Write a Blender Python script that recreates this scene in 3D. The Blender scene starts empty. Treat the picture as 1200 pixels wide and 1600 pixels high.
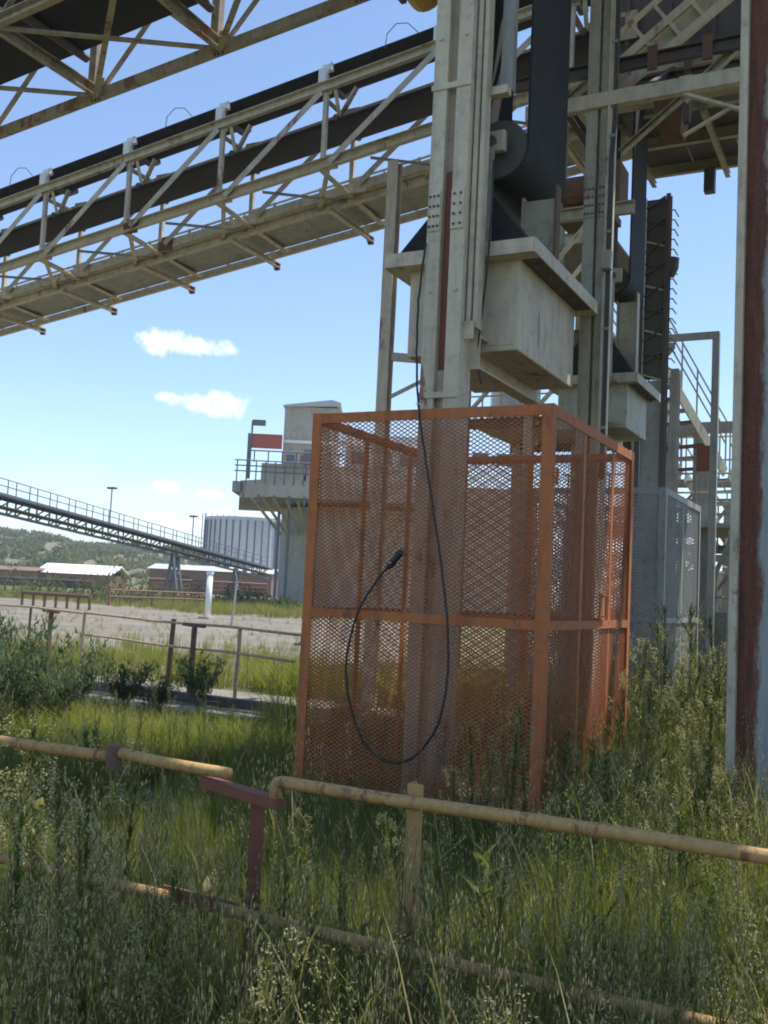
import bpy, math, random
import numpy as np
from mathutils import Vector, Matrix
R = math.radians
random.seed(7); rng = np.random.default_rng(7)
S = bpy.context.scene
C = S.collection

# ------------------------------------------------------------------ camera
CAM = Vector((2.235, -6.96, 1.70)); HEAD, PITCH, ROLL, F = R(27.3), R(4.5), R(2.8), 1556.0
CM = Matrix.Rotation(HEAD, 3, 'Z') @ Matrix.Rotation(math.pi/2 + PITCH, 3, 'X') @ Matrix.Rotation(ROLL, 3, 'Z')
cd = bpy.data.cameras.new('camera'); cam = bpy.data.objects.new('camera', cd); C.objects.link(cam)
cam.matrix_world = Matrix.Translation(CAM) @ CM.to_4x4()
cd.sensor_fit = 'VERTICAL'; cd.sensor_height = 36; cd.lens = 36*F/1600
cd.clip_start = .05; cd.clip_end = 6000
S.camera = cam
FWD = Vector((-math.sin(HEAD), math.cos(HEAD), 0)); RGT = Vector((math.cos(HEAD), math.sin(HEAD), 0))

# ------------------------------------------------------------------ light
SUN = Vector((.58, .60, 2.1)).normalized()
SUN_STRENGTH, SKY_STRENGTH, EXPOSURE = 4.3, .15, .6
w = bpy.data.worlds.new('World'); S.world = w; w.use_nodes = True
nt = w.node_tree; nt.nodes.clear()
def wn(t, **k):
    n = nt.nodes.new(t)
    for a, b in k.items(): setattr(n, a, b)
    return n
def L(a, b): nt.links.new(a, b)
sky = wn('ShaderNodeTexSky', sky_type='NISHITA', sun_disc=False)
sky.sun_elevation = math.asin(SUN.z); sky.sun_rotation = math.atan2(SUN.x, SUN.y)
sky.altitude = 600; sky.air_density = 1.0; sky.dust_density = .3; sky.ozone_density = 2.6
tc = wn('ShaderNodeTexCoord')
def vmath(op, a, b=None):
    n = wn('ShaderNodeVectorMath', operation=op); L(a, n.inputs[0])
    if b is not None:
        if isinstance(b, (tuple, Vector)): n.inputs[1].default_value = b
        else: L(b, n.inputs[1])
    return n
def fmath(op, a, b=None, clamp=False):
    n = wn('ShaderNodeMath', operation=op, use_clamp=clamp)
    for i, v in enumerate((a, b)):
        if v is None: continue
        if isinstance(v, (int, float)): n.inputs[i].default_value = v
        else: L(v, n.inputs[i])
    return n.outputs[0]
D = tc.outputs['Generated']
cn = wn('ShaderNodeTexNoise'); cn.inputs['Scale'].default_value = 42; cn.inputs['Detail'].default_value = 10
cn.inputs['Roughness'].default_value = .62
L(D, cn.inputs['Vector'])
def raydir(px, py): return (CM @ Vector(((px-600)/F, -(py-800)/F, -1))).normalized()
mask = None
# small fair-weather clouds: direction, half width, half height (radians)
for px, py, a, b in [(262, 536, .030, .0135), (296, 542, .030, .009), (340, 543, .022, .008), (345, 632, .029, .0125), (310, 627, .030, .009), (268, 624, .018, .007), (258, 759, .014, .006),
                     (330, 772, .018, .006), (275, 815, .045, .010)]:
    d = raydir(px, py); rt = d.cross(Vector((0, 0, 1))).normalized(); up = rt.cross(d)
    sx = vmath('DOT_PRODUCT', D, rt/a).outputs['Value']; sy = vmath('DOT_PRODUCT', D, up/b).outputs['Value']
    fw = fmath('GREATER_THAN', vmath('DOT_PRODUCT', D, d).outputs['Value'], .5)
    r2 = fmath('ADD', fmath('MULTIPLY', sx, sx), fmath('MULTIPLY', sy, sy))
    m = fmath('MULTIPLY', fmath('SUBTRACT', 1.15, r2), fw)
    m = fmath('ADD', m, fmath('MULTIPLY', fmath('SUBTRACT', cn.outputs['Fac'], .5), 5.0))
    m = fmath('MULTIPLY', m, .62, True)
    m = fmath('MULTIPLY', m, fmath('GREATER_THAN', 3.0, r2))
    mask = m if mask is None else fmath('MAXIMUM', mask, m)
# thin veil of far cloud all round the horizon
sep = wn('ShaderNodeSeparateXYZ'); L(D, sep.inputs[0])
el = fmath('SUBTRACT', 1.0, fmath('MULTIPLY', fmath('ABSOLUTE', fmath('SUBTRACT', sep.outputs['Z'], .045)), 17.), True)
mp = wn('ShaderNodeMapping'); mp.inputs['Scale'].default_value = (1, 1, 4.5); L(D, mp.inputs['Vector'])
cn2 = wn('ShaderNodeTexNoise'); cn2.inputs['Scale'].default_value = 9; cn2.inputs['Detail'].default_value = 6; L(mp.outputs[0], cn2.inputs['Vector'])
veil = fmath('MULTIPLY', fmath('MULTIPLY', fmath('SUBTRACT', cn2.outputs['Fac'], .42), 4.5, True), el)
mask = fmath('MAXIMUM', mask, fmath('MULTIPLY', veil, .42))
mx = wn('ShaderNodeMix', data_type='RGBA')
L(mask, mx.inputs['Factor']); L(sky.outputs[0], mx.inputs['A']); mx.inputs['B'].default_value = (6.6, 6.75, 6.9, 1)
bg = wn('ShaderNodeBackground'); bg.inputs['Strength'].default_value = SKY_STRENGTH
L(mx.outputs['Result'], bg.inputs['Color'])
wo = wn('ShaderNodeOutputWorld'); L(bg.outputs[0], wo.inputs['Surface'])
sl = bpy.data.lights.new('sun', 'SUN'); sl.energy = SUN_STRENGTH; sl.angle = R(.53); sl.color = (1, .95, .87)
so = bpy.data.objects.new('sun', sl); C.objects.link(so); so.rotation_euler = SUN.to_track_quat('Z', 'Y').to_euler(); so.location = (20, 20, 40)
vs = S.view_settings; vs.view_transform = 'Standard'; vs.look = 'None'; vs.gamma = 1; vs.exposure = EXPOSURE; vs.use_curve_mapping = False
S.cycles.max_bounces = 4; S.cycles.diffuse_bounces = 3; S.cycles.glossy_bounces = 2; S.cycles.transmission_bounces = 2
S.cycles.filter_width = 1.9

# ------------------------------------------------------------------ helpers
def at(px, py, depth):
    return CAM + CM @ (Vector(((px-600)/F, -(py-800)/F, -1))*depth)
def ground(px, depth, z=0):
    p = CAM + FWD*depth + RGT*((px-600)/F*depth); return Vector((p.x, p.y, z))
def zat(py, px, depth):
    return at(px, py, depth).z
ORG = {}
def thing(name, label, cat, loc=(0, 0, 0), group=None):
    o = bpy.data.objects.new(name, None); C.objects.link(o); o.location = loc; o.empty_display_size = .2
    o['label'] = label; o['category'] = cat
    if group: o['group'] = group
    ORG[o.name] = Vector(loc); return o
class MB:
    def __init__(s): s.v = []; s.f = []; s.m = []; s.mi = 0
    def add(s, vs, fs):
        n = len(s.v); s.v += [tuple(p) for p in vs]; s.f += [tuple(i+n for i in f) for f in fs]; s.m += [s.mi]*len(fs); return s
    def box(s, x0, x1, y0, y1, z0, z1):
        vs = [(x, y, z) for z in (z0, z1) for y in (y0, y1) for x in (x0, x1)]
        return s.add(vs, [(0, 2, 3, 1), (4, 5, 7, 6), (0, 1, 5, 4), (1, 3, 7, 5), (3, 2, 6, 7), (2, 0, 4, 6)])
    def prism(s, pts, d):                        # polygon pts extruded by vector d
        n = len(pts); d = Vector(d); a = [Vector(p) for p in pts]; b = [p+d for p in a]
        return s.add(a+b, [tuple(range(n))[::-1], tuple(range(n, 2*n))] + [(i, (i+1) % n, n+(i+1) % n, n+i) for i in range(n)])
    def frame(s, p, q, up):
        p, q = Vector(p), Vector(q); t = (q-p).normalized(); up = Vector(up)
        if abs(t.dot(up)) > .98: up = Vector((0, 1, 0))
        a = t.cross(up).normalized(); b = a.cross(t).normalized(); return p, q, a, b
    def beam(s, p, q, wd, h, up=(0, 0, 1), oa=0, ob=0):
        p, q, a, b = s.frame(p, q, up)
        vs = [e + a*(oa+i*wd/2) + b*(ob+j*h/2) for e in (p, q) for i, j in ((-1, -1), (1, -1), (1, 1), (-1, 1))]
        return s.add(vs, [(3, 2, 1, 0), (4, 5, 6, 7)] + [(i, (i+1) % 4, 4+(i+1) % 4, 4+i) for i in range(4)])
    def angle(s, p, q, wd, t=.012, up=(0, 0, 1), fl=1):     # L section
        s.beam(p, q, t, wd, up); return s.beam(p, q, wd, t, up, oa=fl*(wd/2+t/2), ob=-wd/2+t/2)
    def channel(s, p, q, h, wd, t=.012, up=(0, 0, 1), fl=1):
        s.beam(p, q, t, h, up)
        s.beam(p, q, wd, t, up, oa=fl*(wd/2+t/2), ob=-h/2+t/2); return s.beam(p, q, wd, t, up, oa=fl*(wd/2+t/2), ob=h/2-t/2)
    def ibeam(s, p, q, h, wd, t=.014, up=(0, 0, 1)):
        s.beam(p, q, t, h-2*t, up); s.beam(p, q, wd, t, up, ob=-h/2+t/2); return s.beam(p, q, wd, t, up, ob=h/2-t/2)
    def tube(s, pts, r, n=8, caps=True):
        pts = [Vector(p) for p in pts]; rs = r if isinstance(r, (list, tuple)) else [r]*len(pts); rings = []; prev = None
        for i, p in enumerate(pts):
            t = ((pts[i+1] if i < len(pts)-1 else p) - (pts[i-1] if i else p)).normalized()
            up = prev if prev is not None else (Vector((0, 0, 1)) if abs(t.z) < .9 else Vector((1, 0, 0)))
            a = t.cross(up).normalized(); b = a.cross(t).normalized(); prev = b
            rings.append([p + (a*math.cos(k*2*math.pi/n)+b*math.sin(k*2*math.pi/n))*rs[i] for k in range(n)])
        fs = []
        for i in range(len(pts)-1):
            for k in range(n): fs.append((i*n+k, (i+1)*n+k, (i+1)*n+(k+1) % n, i*n+(k+1) % n))
        if caps: fs += [tuple(range(n)), tuple(range((len(pts)-1)*n, len(pts)*n))[::-1]]
        return s.add([p for r_ in rings for p in r_], fs)
    def build(s, name, mat, parent=None, smooth=False, bevel=0, **props):
        me = bpy.data.meshes.new(name); o0 = ORG.get(parent.name, Vector()) if parent else Vector(props.pop('loc', (0, 0, 0)))
        me.from_pydata([(x-o0.x, y-o0.y, z-o0.z) for x, y, z in s.v], [], s.f)
        for m in (mat if isinstance(mat, (list, tuple)) else [mat]): me.materials.append(m)
        if any(s.m): me.polygons.foreach_set('material_index', s.m)
        if smooth: me.shade_smooth()
        me.update()
        o = bpy.data.objects.new(name, me); C.objects.link(o)
        if parent: o.parent = parent
        else: o.location = o0
        ORG[o.name] = o0
        for k, v in props.items(): o[k] = v
        if bevel:
            b = o.modifiers.new('bevel', 'BEVEL'); b.width = bevel; b.segments = 2; b.limit_method = 'ANGLE'
        return o
def tag(o, label, cat, group=None):
    o['label'] = label; o['category'] = cat
    if group: o['group'] = group
    return o
def copy_tree(o, parent=None, loc=None, rot=None, sc=None):
    c = o.copy(); C.objects.link(c); c.parent = parent
    if loc is not None: c.location = loc
    if rot is not None: c.rotation_euler = rot
    if sc is not None: c.scale = sc
    for ch in o.children: copy_tree(ch, c)
    return c

# ------------------------------------------------------------------ materials
MT = {}
def mat(name):
    m = bpy.data.materials.new(name); m.use_nodes = True; MT[name] = m
    t = m.node_tree; return m, t, t.nodes['Principled BSDF']
def node(t, ty, **k):
    n = t.nodes.new(ty)
    for a, b in k.items(): setattr(n, a, b)
    return n
def noise(t, vec, scale, detail=5, rough=.6, sc=None):
    if sc:
        mpn = node(t, 'ShaderNodeMapping'); mpn.inputs['Scale'].default_value = sc; t.links.new(vec, mpn.inputs['Vector']); vec = mpn.outputs[0]
    n = node(t, 'ShaderNodeTexNoise'); n.inputs['Scale'].default_value = scale; n.inputs['Detail'].default_value = detail; n.inputs['Roughness'].default_value = rough
    t.links.new(vec, n.inputs['Vector']); return n.outputs['Fac']
def ramp(t, fac, stops):
    r = node(t, 'ShaderNodeValToRGB'); e = r.color_ramp.elements
    while len(e) < len(stops): e.new(.5)
    for el_, (p, c) in zip(e, stops):
        el_.position = p; el_.color = (c, c, c, 1) if isinstance(c, (int, float)) else (*c, 1)
    t.links.new(fac, r.inputs['Fac']); return r.outputs['Color']
def mixc(t, fac, a, b, blend='MIX'):
    n = node(t, 'ShaderNodeMix', data_type='RGBA', blend_type=blend)
    for sock, v in (('Factor', fac), ('A', a), ('B', b)):
        if isinstance(v, (tuple, list)): n.inputs[sock].default_value = (*v, 1)
        elif isinstance(v, (int, float)): n.inputs[sock].default_value = v
        else: t.links.new(v, n.inputs[sock])
    return n.outputs['Result']
def pos(t): return node(t, 'ShaderNodeNewGeometry').outputs['Position']
def bump(t, b, h, st=.3, dist=.01):
    n = node(t, 'ShaderNodeBump'); n.inputs['Strength'].default_value = st; n.inputs['Distance'].default_value = dist
    t.links.new(h, n.inputs['Height']); t.links.new(n.outputs[0], b.inputs['Normal'])
def paint(name, col, rust=.5, dirt=.45, rough=.6, rustcol=(.13, .045, .02), scale=1.0, metallic=0):
    m, t, b = mat(name); p = pos(t)
    dark = tuple(c*.55 for c in col); lite = tuple(min(1, c*1.12) for c in col)
    big = noise(t, p, 1.7*scale, 6, .65); st = noise(t, p, 9*scale, 6, .7, (1, 1, .12)); fine = noise(t, p, 55*scale, 4)
    c = mixc(t, ramp(t, big, [(.3, 0), (.7, 1)]), col, lite)
    c = mixc(t, ramp(t, st, [(.48, 0), (.72, dirt)]), c, dark)
    g = tuple(.5*a_+.5*b_ for a_, b_ in zip(dark, (.10, .085, .065)))
    c = mixc(t, ramp(t, noise(t, p, 6*scale, 8, .75), [(.5, 0), (.75, dirt)]), c, g)
    ru = ramp(t, fine, [(.3, rustcol), (.7, tuple(x*2.1 for x in rustcol))])
    rm = noise(t, p, 3.4*scale, 9, .72, (1, 1, .35))
    th = .80-.42*rust
    c = mixc(t, ramp(t, rm, [(th, 0), (th+.06, .9)]), c, ru)
    t.links.new(c, b.inputs['Base Color']); b.inputs['Roughness'].default_value = rough; b.inputs['Metallic'].default_value = metallic
    bump(t, b, fine, .25, .004); return m
CREAM = paint('cream_steel_paint', (.56, .49, .36), .5, .7)
CREAM2 = paint('grey_green_steel_paint', (.38, .35, .26), .5, .75)
GREYST = paint('grey_blue_steel_paint', (.30, .295, .265), .42, .65)
DARKST = paint('dark_weathered_steel', (.085, .075, .065), .55, .5)
RUSTY = paint('rusted_steel', (.15, .085, .055), .6, .5, .85, (.085, .04, .024))
ORANGE = paint('faded_orange_paint', (.47, .15, .045), .52, .8, .72, (.15, .05, .025))
ORANGEM = paint('faded_orange_mesh_paint', (.40, .125, .038), .50, .7, .7, (.12, .045, .025))
YELLOW = paint('yellow_ochre_rail_paint', (.44, .27, .095), .60, .7, .7, (.13, .055, .03), 6)
MIDRAIL = paint('weathered_rail_paint', (.44, .32, .19), .5, .5, .7, (.13, .06, .04), 2)
REDB = paint('red_oxide_paint', (.20, .068, .038), .5, .4, .6, (.11, .04, .025), 3)
WHITEP = paint('white_paint', (.78, .77, .74), .2, .2)
CONC = paint('weathered_concrete', (.42, .385, .315), .12, .5, .9, (.2, .13, .09), .35)
CLAD = paint('grey_cladding', (.47, .48, .48), .15, .35, .6, (.2, .12, .08), .3)
FARST = paint('far_blue_grey_steel', (.13, .14, .165), .3, .4)
FARRUST = paint('far_rusty_steel', (.22, .12, .085), .5, .4)
YBUCKET = paint('yellow_guard_paint', (.52, .31, .06), .35, .4)
def simple(name, c1, c2, scale, rough=.9, detail=6, bs=.3, bd=.01):
    m, t, b = mat(name); p = pos(t); n = noise(t, p, scale, detail, .65)
    t.links.new(mixc(t, ramp(t, n, [(.3, 0), (.7, 1)]), c1, c2), b.inputs['Base Color']); b.inputs['Roughness'].default_value = rough
    bump(t, b, n, bs, bd); return m
RUBBER = simple('black_belt_rubber', (.010, .010, .011), (.022, .022, .023), 5, .85)
SPOIL = simple('black_ballast', (.012, .012, .013), (.035, .033, .03), 14, .95)
CABLEM = simple('black_cable_sheath', (.012, .012, .014), (.03, .03, .03), 20, .5)
SOIL = simple('soil', (.05, .042, .024), (.11, .09, .052), 2.5, .95, 8, .6, .03)
def gravel():
    m, t, b = mat('pale_gravel'); p = pos(t); n1 = noise(t, p, .35, 8, .7); n2 = noise(t, p, 24, 4)
    c = mixc(t, ramp(t, n1, [(.35, 0), (.65, 1)]), (.19, .165, .13), (.275, .245, .20))
    c = mixc(t, ramp(t, noise(t, p, .12, 8, .7, (1, 3, 1)), [(.42, 0), (.62, .75)]), c, (.145, .125, .085))
    c = mixc(t, ramp(t, noise(t, p, .9, 8, .75), [(.52, 0), (.7, .6)]), c, (.12, .11, .06))
    c = mixc(t, ramp(t, n2, [(.35, .0), (.7, .5)]), c, (.13, .11, .085))
    t.links.new(c, b.inputs['Base Color']); b.inputs['Roughness'].default_value = .95; bump(t, b, n2, .5, .02); return m
GRAVEL = gravel()
PADM = simple('pale_concrete_pad', (.19, .172, .14), (.28, .255, .215), 1.6, .9)
def far_ground():
    m, t, b = mat('grassy_ground'); p = pos(t); n1 = noise(t, p, .09, 8, .7); n2 = noise(t, p, 2.2, 8, .7)
    c = mixc(t, ramp(t, n1, [(.38, 0), (.6, 1)]), (.10, .115, .035), (.22, .20, .085))
    c = mixc(t, ramp(t, n2, [(.4, 0), (.7, .7)]), c, (.07, .065, .03))
    t.links.new(c, b.inputs['Base Color']); b.inputs['Roughness'].default_value = 1; bump(t, b, n2, .6, .05); return m
GROUNDM = far_ground()
def leaf(name, c1, c2, tr=.4, scale=3.0):
    m, t, b = mat(name); p = pos(t); n = noise(t, p, scale, 3, .6)
    c = mixc(t, ramp(t, n, [(.32, 0), (.68, 1)]), c1, c2)
    t.nodes.remove(b); b = node(t, 'ShaderNodeBsdfDiffuse'); t.links.new(c, b.inputs['Color'])
    tb = node(t, 'ShaderNodeBsdfTranslucent'); t.links.new(mixc(t, 1.0, c, (1.25, 1.3, .7), 'MULTIPLY'), tb.inputs['Color'])
    ms = node(t, 'ShaderNodeMixShader'); ms.inputs[0].default_value = tr
    t.links.new(b.outputs[0], ms.inputs[1]); t.links.new(tb.outputs[0], ms.inputs[2])
    t.links.new(ms.outputs[0], t.nodes['Material Output'].inputs['Surface']); return m
G_GRASS = leaf('grass_blade', (.12, .17, .030), (.25, .26, .062), .52)
G_DRY = leaf('dry_grass_blade', (.28, .235, .12), (.40, .34, .185), .4)
G_WEED = leaf('weed_leaf', (.085, .115, .034), (.165, .18, .058), .45)
G_SEED = leaf('weed_seed_head', (.32, .31, .18), (.48, .44, .29), .5)
G_STEM = leaf('weed_stem', (.13, .12, .06), (.22, .17, .10), .2)
G_SHRUB = leaf('grey_green_shrub_leaf', (.065, .095, .055), (.125, .155, .085), .3)
G_SCRUB = leaf('hillside_scrub_leaf', (.085, .10, .055), (.15, .155, .085), .2, .03)
G_YEL = leaf('yellow_green_grass_blade', (.17, .195, .055), (.31, .285, .095), .45, .35)

# ------------------------------------------------------------------ setting
gr = MB(); gr.add([(-1500, -500, -.012), (1500, -500, -.012), (1500, 1700, -.012), (-1500, 1700, -.012)], [(0, 1, 2, 3)])
gr.build('ground', GROUNDM, kind='structure')
def sheet(name, pts, z, m, jitter=0):
    b = MB(); P = [Vector(p) for p in pts]; out = []
    for i, p in enumerate(P):
        q = P[(i+1) % len(P)]; n = max(1, int((q-p).length/1.2)) if jitter else 1
        for k in range(n):
            s_ = p.lerp(q, k/n); out.append((s_.x+random.uniform(-jitter, jitter), s_.y+random.uniform(-jitter, jitter), z))
    b.add(out, [tuple(range(len(out)))]); return b.build(name, m, kind='structure')
sheet('soil_verge', [(-9.5, -9, 0), (9, -9, 0), (9, 14, 0), (-3.5, 14, 0), (-3.5, 4.0, 0), (-9.5, 4.0, 0)], -.006, SOIL, .12)
sheet('concrete_pad', [(-16, 3.6, 0), (-2.6, 3.6, 0), (-2.6, 6.2, 0), (-16, 6.2, 0)], -.002, PADM, .05)
a_, b_, c_, d_ = ground(-350, 24), ground(640, 15), ground(640, 52), ground(-350, 80)
sheet('gravel_yard', [a_, b_, c_, d_], .0, GRAVEL, .35)
# hill on the horizon
hb = MB(); NX, NY = 70, 14; hx = []
def hill_h(px, k):
    if px < 560: e = 20*max(0, 1-(px+500)/1150)**.55
    else: e = 3.2
    return max(.2, e)
for j in range(NY):
    for i in range(NX):
        px = -1100 + i*2900/(NX-1); dep = 230 + j*28
        h = hill_h(px, j)*math.sin(min(1, j/9)*math.pi/2)*(1+.10*math.sin(i*.9+j*.4)+.05*math.sin(i*2.3))*(dep/480)**.5*1.35
        p = ground(px, dep, h-.05 if j else -.3); hx.append(p)
hb.add(hx, [(j*NX+i, j*NX+i+1, (j+1)*NX+i+1, (j+1)*NX+i) for j in range(NY-1) for i in range(NX-1)])
HILLM = simple('dry_bushveld_hillside', (.12, .115, .065), (.22, .19, .12), .045, 1, 8, .5, .5)
hill = hb.build('hill', HILLM, smooth=True, kind='structure')

# ------------------------------------------------------------------ safety cages
def lattice(mb, o, ax, wd, ht, cw, ch, sw, nrm):
    """expanded-metal diamonds: continuous zigzag strands with tilted three-sided section"""
    o, ax, nrm = Vector(o), Vector(ax), Vector(nrm); nx = max(2, round(wd/cw)*2); ny = max(2, round(ht/ch)*2); dx, dz = wd/nx, ht/ny
    vs, fs = [], []
    for j in range(0, ny+1):
        for i in range(nx):
            # an edge from (i, j) to (i+1, j+-1) on the checkerboard
            for dj in ((1,) if j == 0 else (-1,) if j == ny else (1, -1)):
                if (i+j) % 2: continue
                p = o+ax*(i*dx)+Vector((0, 0, j*dz)); q = o+ax*((i+1)*dx)+Vector((0, 0, (j+dj)*dz))
                t = (q-p).normalized(); a = t.cross(nrm).normalized()*sw/2; n = nrm*sw*.25
                k = len(vs); vs += [p-a+n, p+a-n*.2, p-n, q-a+n, q+a-n*.2, q-n]
                fs += [(k, k+1, k+4, k+3), (k+1, k+2, k+5, k+4), (k+2, k, k+3, k+5)]
            for dj in ((1,) if j == 0 else (-1,) if j == ny else (1, -1)):
                if (i+j) % 2 == 0: continue
                p = o+ax*((i+1)*dx)+Vector((0, 0, j*dz)); q = o+ax*(i*dx)+Vector((0, 0, (j+dj)*dz))
                t = (q-p).normalized(); a = t.cross(nrm).normalized()*sw/2; n = nrm*sw*.25
                if (i+1+j) % 2: continue
                k = len(vs); vs += [p-a+n, p+a-n*.2, p-n, q-a+n, q+a-n*.2, q-n]
                fs += [(k, k+1, k+4, k+3), (k+1, k+2, k+5, k+4), (k+2, k, k+3, k+5)]
    mb.add(vs, fs)
def cage(label, cat, x0, x1, y0, y1, h, mid, fm, mm, cw, ch, sw, posts_side, door=True, floor=0.06):
    t = thing('mesh_cage', label, cat, (x0, y0, 0)); pw = .085
    for x, y in ((x0, y0), (x1, y0), (x0, y1), (x1, y1)):
        sx = 1 if x == x0 else -1; sy = 1 if y == y0 else -1
        MB().box(min(x, x+sx*pw), max(x, x+sx*pw), min(y, y+sy*.012), max(y, y+sy*.012), 0, h).box(min(x, x+sx*.012), max(x, x+sx*.012), min(y+sy*.012, y+sy*pw), max(y+sy*.012, y+sy*pw), 0, h).build('corner_post', fm, t)
    rails = [(h-.085, h-.003), (mid-.035, mid+.035), (floor, floor+.07)]
    for k, (z0, z1) in enumerate(rails):
        nm = ('top_rail', 'middle_rail', 'bottom_rail')[k]
        MB().box(x0+.014, x1-.014, y0+.003, y0+.013, z0, z1).build(nm, fm, t)
        MB().box(x0+.014, x1-.014, y1-.013, y1-.003, z0, z1).build(nm, fm, t)
        MB().box(x0+.003, x0+.013, y0+.014, y1-.014, z0, z1).build(nm, fm, t)
        MB().box(x1-.013, x1-.003, y0+.014, y1-.014, z0, z1).build(nm, fm, t)
    MB().box((x0+x1)/2-.03, (x0+x1)/2+.03, y1-.028, y1-.016, .06, h-.09).build('middle_post', fm, t)
    for f in posts_side:
        y = y0+(y1-y0)*f
        MB().box(x1-.028, x1-.016, y-.035, y+.035, .06, h-.09).build('door_post', fm, t)
        MB().box(x0+.016, x0+.028, y-.035, y+.035, .06, h-.09).build('middle_post', fm, t)
    if door:
        y = y0+(y1-y0)*.60
        ha = MB().tube([(x1+.01, y-.06, mid+.07), (x1+.05, y-.06, mid+.07), (x1+.05, y-.06, mid+.24), (x1+.01, y-.06, mid+.24)], .009, 6).build('door_handle', fm, t)
        MB().box(x1+.001, x1+.012, y-.12, y+.05, mid+.04, mid+.27).build('lock_plate', fm, t); ha.parent = C.objects[-1]
        for zz in (.5, 2.6): MB().tube([(x1+.012, y0+.10, zz-.06), (x1+.012, y0+.10, zz+.06)], .014, 8).build('hinge', fm, t)
    for z0, z1 in ((floor+.05, mid-.02), (mid+.02, h-.05)):
        for o, ax, wd, n in (((x0+.03, y0+.018, z0), (1, 0, 0), x1-x0-.06, (0, -1, 0)), ((x1-.018, y0+.03, z0), (0, 1, 0), y1-y0-.06, (1, 0, 0)),
                             ((x0+.03, y1-.018, z0), (1, 0, 0), x1-x0-.06, (0, 1, 0)), ((x0+.018, y0+.03, z0), (0, 1, 0), y1-y0-.06, (-1, 0, 0))):
            b = MB(); lattice(b, o, ax, wd, z1-z0, cw*(1.0 if n[1] else 1.5), ch, sw*(1.0 if n[1] else .72), n); b.build('mesh_panel', mm, t)
    return t
oc = cage('faded orange steel mesh safety cage around the foot of a grey column', 'cage', -2.06, 0, 0, 2.55, 3.13, 1.5, ORANGE, ORANGEM, .054, .033, .0080, (.36, .72))
# a patched strip of flat sheet and brackets on the front frame
for x in (-1.96, -.12):
    for z in (2.98, 2.83): MB().tube([(x, -.012, z), (x, .004, z)], .016, 8).build('bolt', ORANGE, oc)
cage('grey steel mesh safety cage standing behind the orange one', 'cage', -2.2, -.25, 5.3, 7.75, 3.12, 1.5, GREYST, GREYST, .075, .046, .014, (.5,), door=False)

# ------------------------------------------------------------------ take-up: columns, weights, belts
RC = paint('rust_speckled_cream_paint', (.37, .32, .235), .62, .7, .7, (.14, .065, .038))
def column(name, label, x, y, z1, wa, gap, wb, dep, m, rust_to=None, rust_top=None, z0=0, rec=.07):
    """two toe-to-toe channels with a recessed web between them"""
    t = thing(name, label, 'column', (x, y, z0))
    MB().box(x, x+wa, y, y+dep, z0+.02, z1).build('flange', m, t, bevel=.006)
    MB().box(x+wa+gap, x+wa+gap+wb, y, y+dep, z0+.02, z1).build('flange', m, t, bevel=.006)
    if rust_to:
        MB().box(x+wa-.004, x+wa+gap+.004, y+rec, y+rec+.02, rust_to, rust_top).build('web', REDB, t, label='rusty red recessed web'); MB().box(x+wa-.004, x+wa+gap+.004, y+rec, y+rec+.02, rust_top+.003, z1).build('web', RC, t)
        MB().box(x+wa-.004, x+wa+gap+.004, y+rec, y+rec+.02, z0+.02, rust_to-.003).build('web', m, t)
    else:
        MB().box(x+wa-.004, x+wa+gap+.004, y+rec, y+rec+.02, z0+.02, z1).build('web', m, t)
    MB().box(x-.09, x+wa+gap+wb+.09, y-.09, y+dep+.09, z0, z0+.025).build('base_plate', m, t)
    return t
cA = column('steel_column', 'tall cream steel column rising through the orange cage, red rust in its web', -1.30, .42, 10.5, .13, .085, .13, .26, CREAM, 3.55, 5.25)
for z in (5.95, 3.3):
    MB().box(-1.31, -.95, .405, .418, z, z+.05).build('stiffener', CREAM, cA)
for z in (4.2, 5.0, 6.4): 
    for x in (-1.24, -1.01): MB().tube([(x, .40, z), (x, .421, z)], .014, 6).build('bolt', CREAM, cA)
cB = column('steel_column', 'grey green steel column between the two weight boxes', -.645, 2.75, 10.6, .12, .03, .08, .24, CREAM2)
MB().box(-.41, -.388, 2.70, 3.0, .03, 10.6).build('edge_angle', CREAM, cB)
# right-hand foreground column with a rust-bitten web
def rustweb():
    m, t, b = mat('rust_bitten_column_paint'); p = pos(t); sep_ = node(t, 'ShaderNodeSeparateXYZ'); t.links.new(p, sep_.inputs[0])
    n = noise(t, p, 5.0, 10, .75, (1, 1, .3)); st = noise(t, p, 26, 6, .7, (1, 1, .1)); fine = noise(t, p, 60, 4)
    mth = node(t, 'ShaderNodeMath', operation='MULTIPLY_ADD'); t.links.new(n, mth.inputs[0]); mth.inputs[1].default_value = -.26; t.links.new(sep_.outputs['X'], mth.inputs[2])
    msk = ramp(t, mth.outputs[0], [(0, 0), (1, 1)])
    mr = node(t, 'ShaderNodeMapRange'); t.links.new(mth.outputs[0], mr.inputs['Value']); mr.inputs['From Min'].default_value = 1.255; mr.inputs['From Max'].default_value = 1.29; 
    c1 = mixc(t, ramp(t, fine, [(.3, 0), (.7, 1)]), (.12, .042, .024), (.23, .088, .048)); c1 = mixc(t, ramp(t, st, [(.4, 0), (.65, .8)]), c1, (.07, .03, .02))
    c2 = mixc(t, ramp(t, st, [(.45, 0), (.7, .5)]), (.36, .37, .36), (.22, .20, .17))
    t.links.new(mixc(t, mr.outputs['Result'], c1, c2), b.inputs['Base Color']); b.inputs['Roughness'].default_value = .75; bump(t, b, fine, .4, .005); return m
RW = rustweb()
cr = thing('steel_column', 'grey steel column with a long dark red rust stain, rising from the weeds clear of the cage', 'column', (1.24, .3, 0))
MB().box(1.212, 1.268, .26, .56, .02, 10.5).build('flange', CREAM, cr, bevel=.004)
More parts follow.
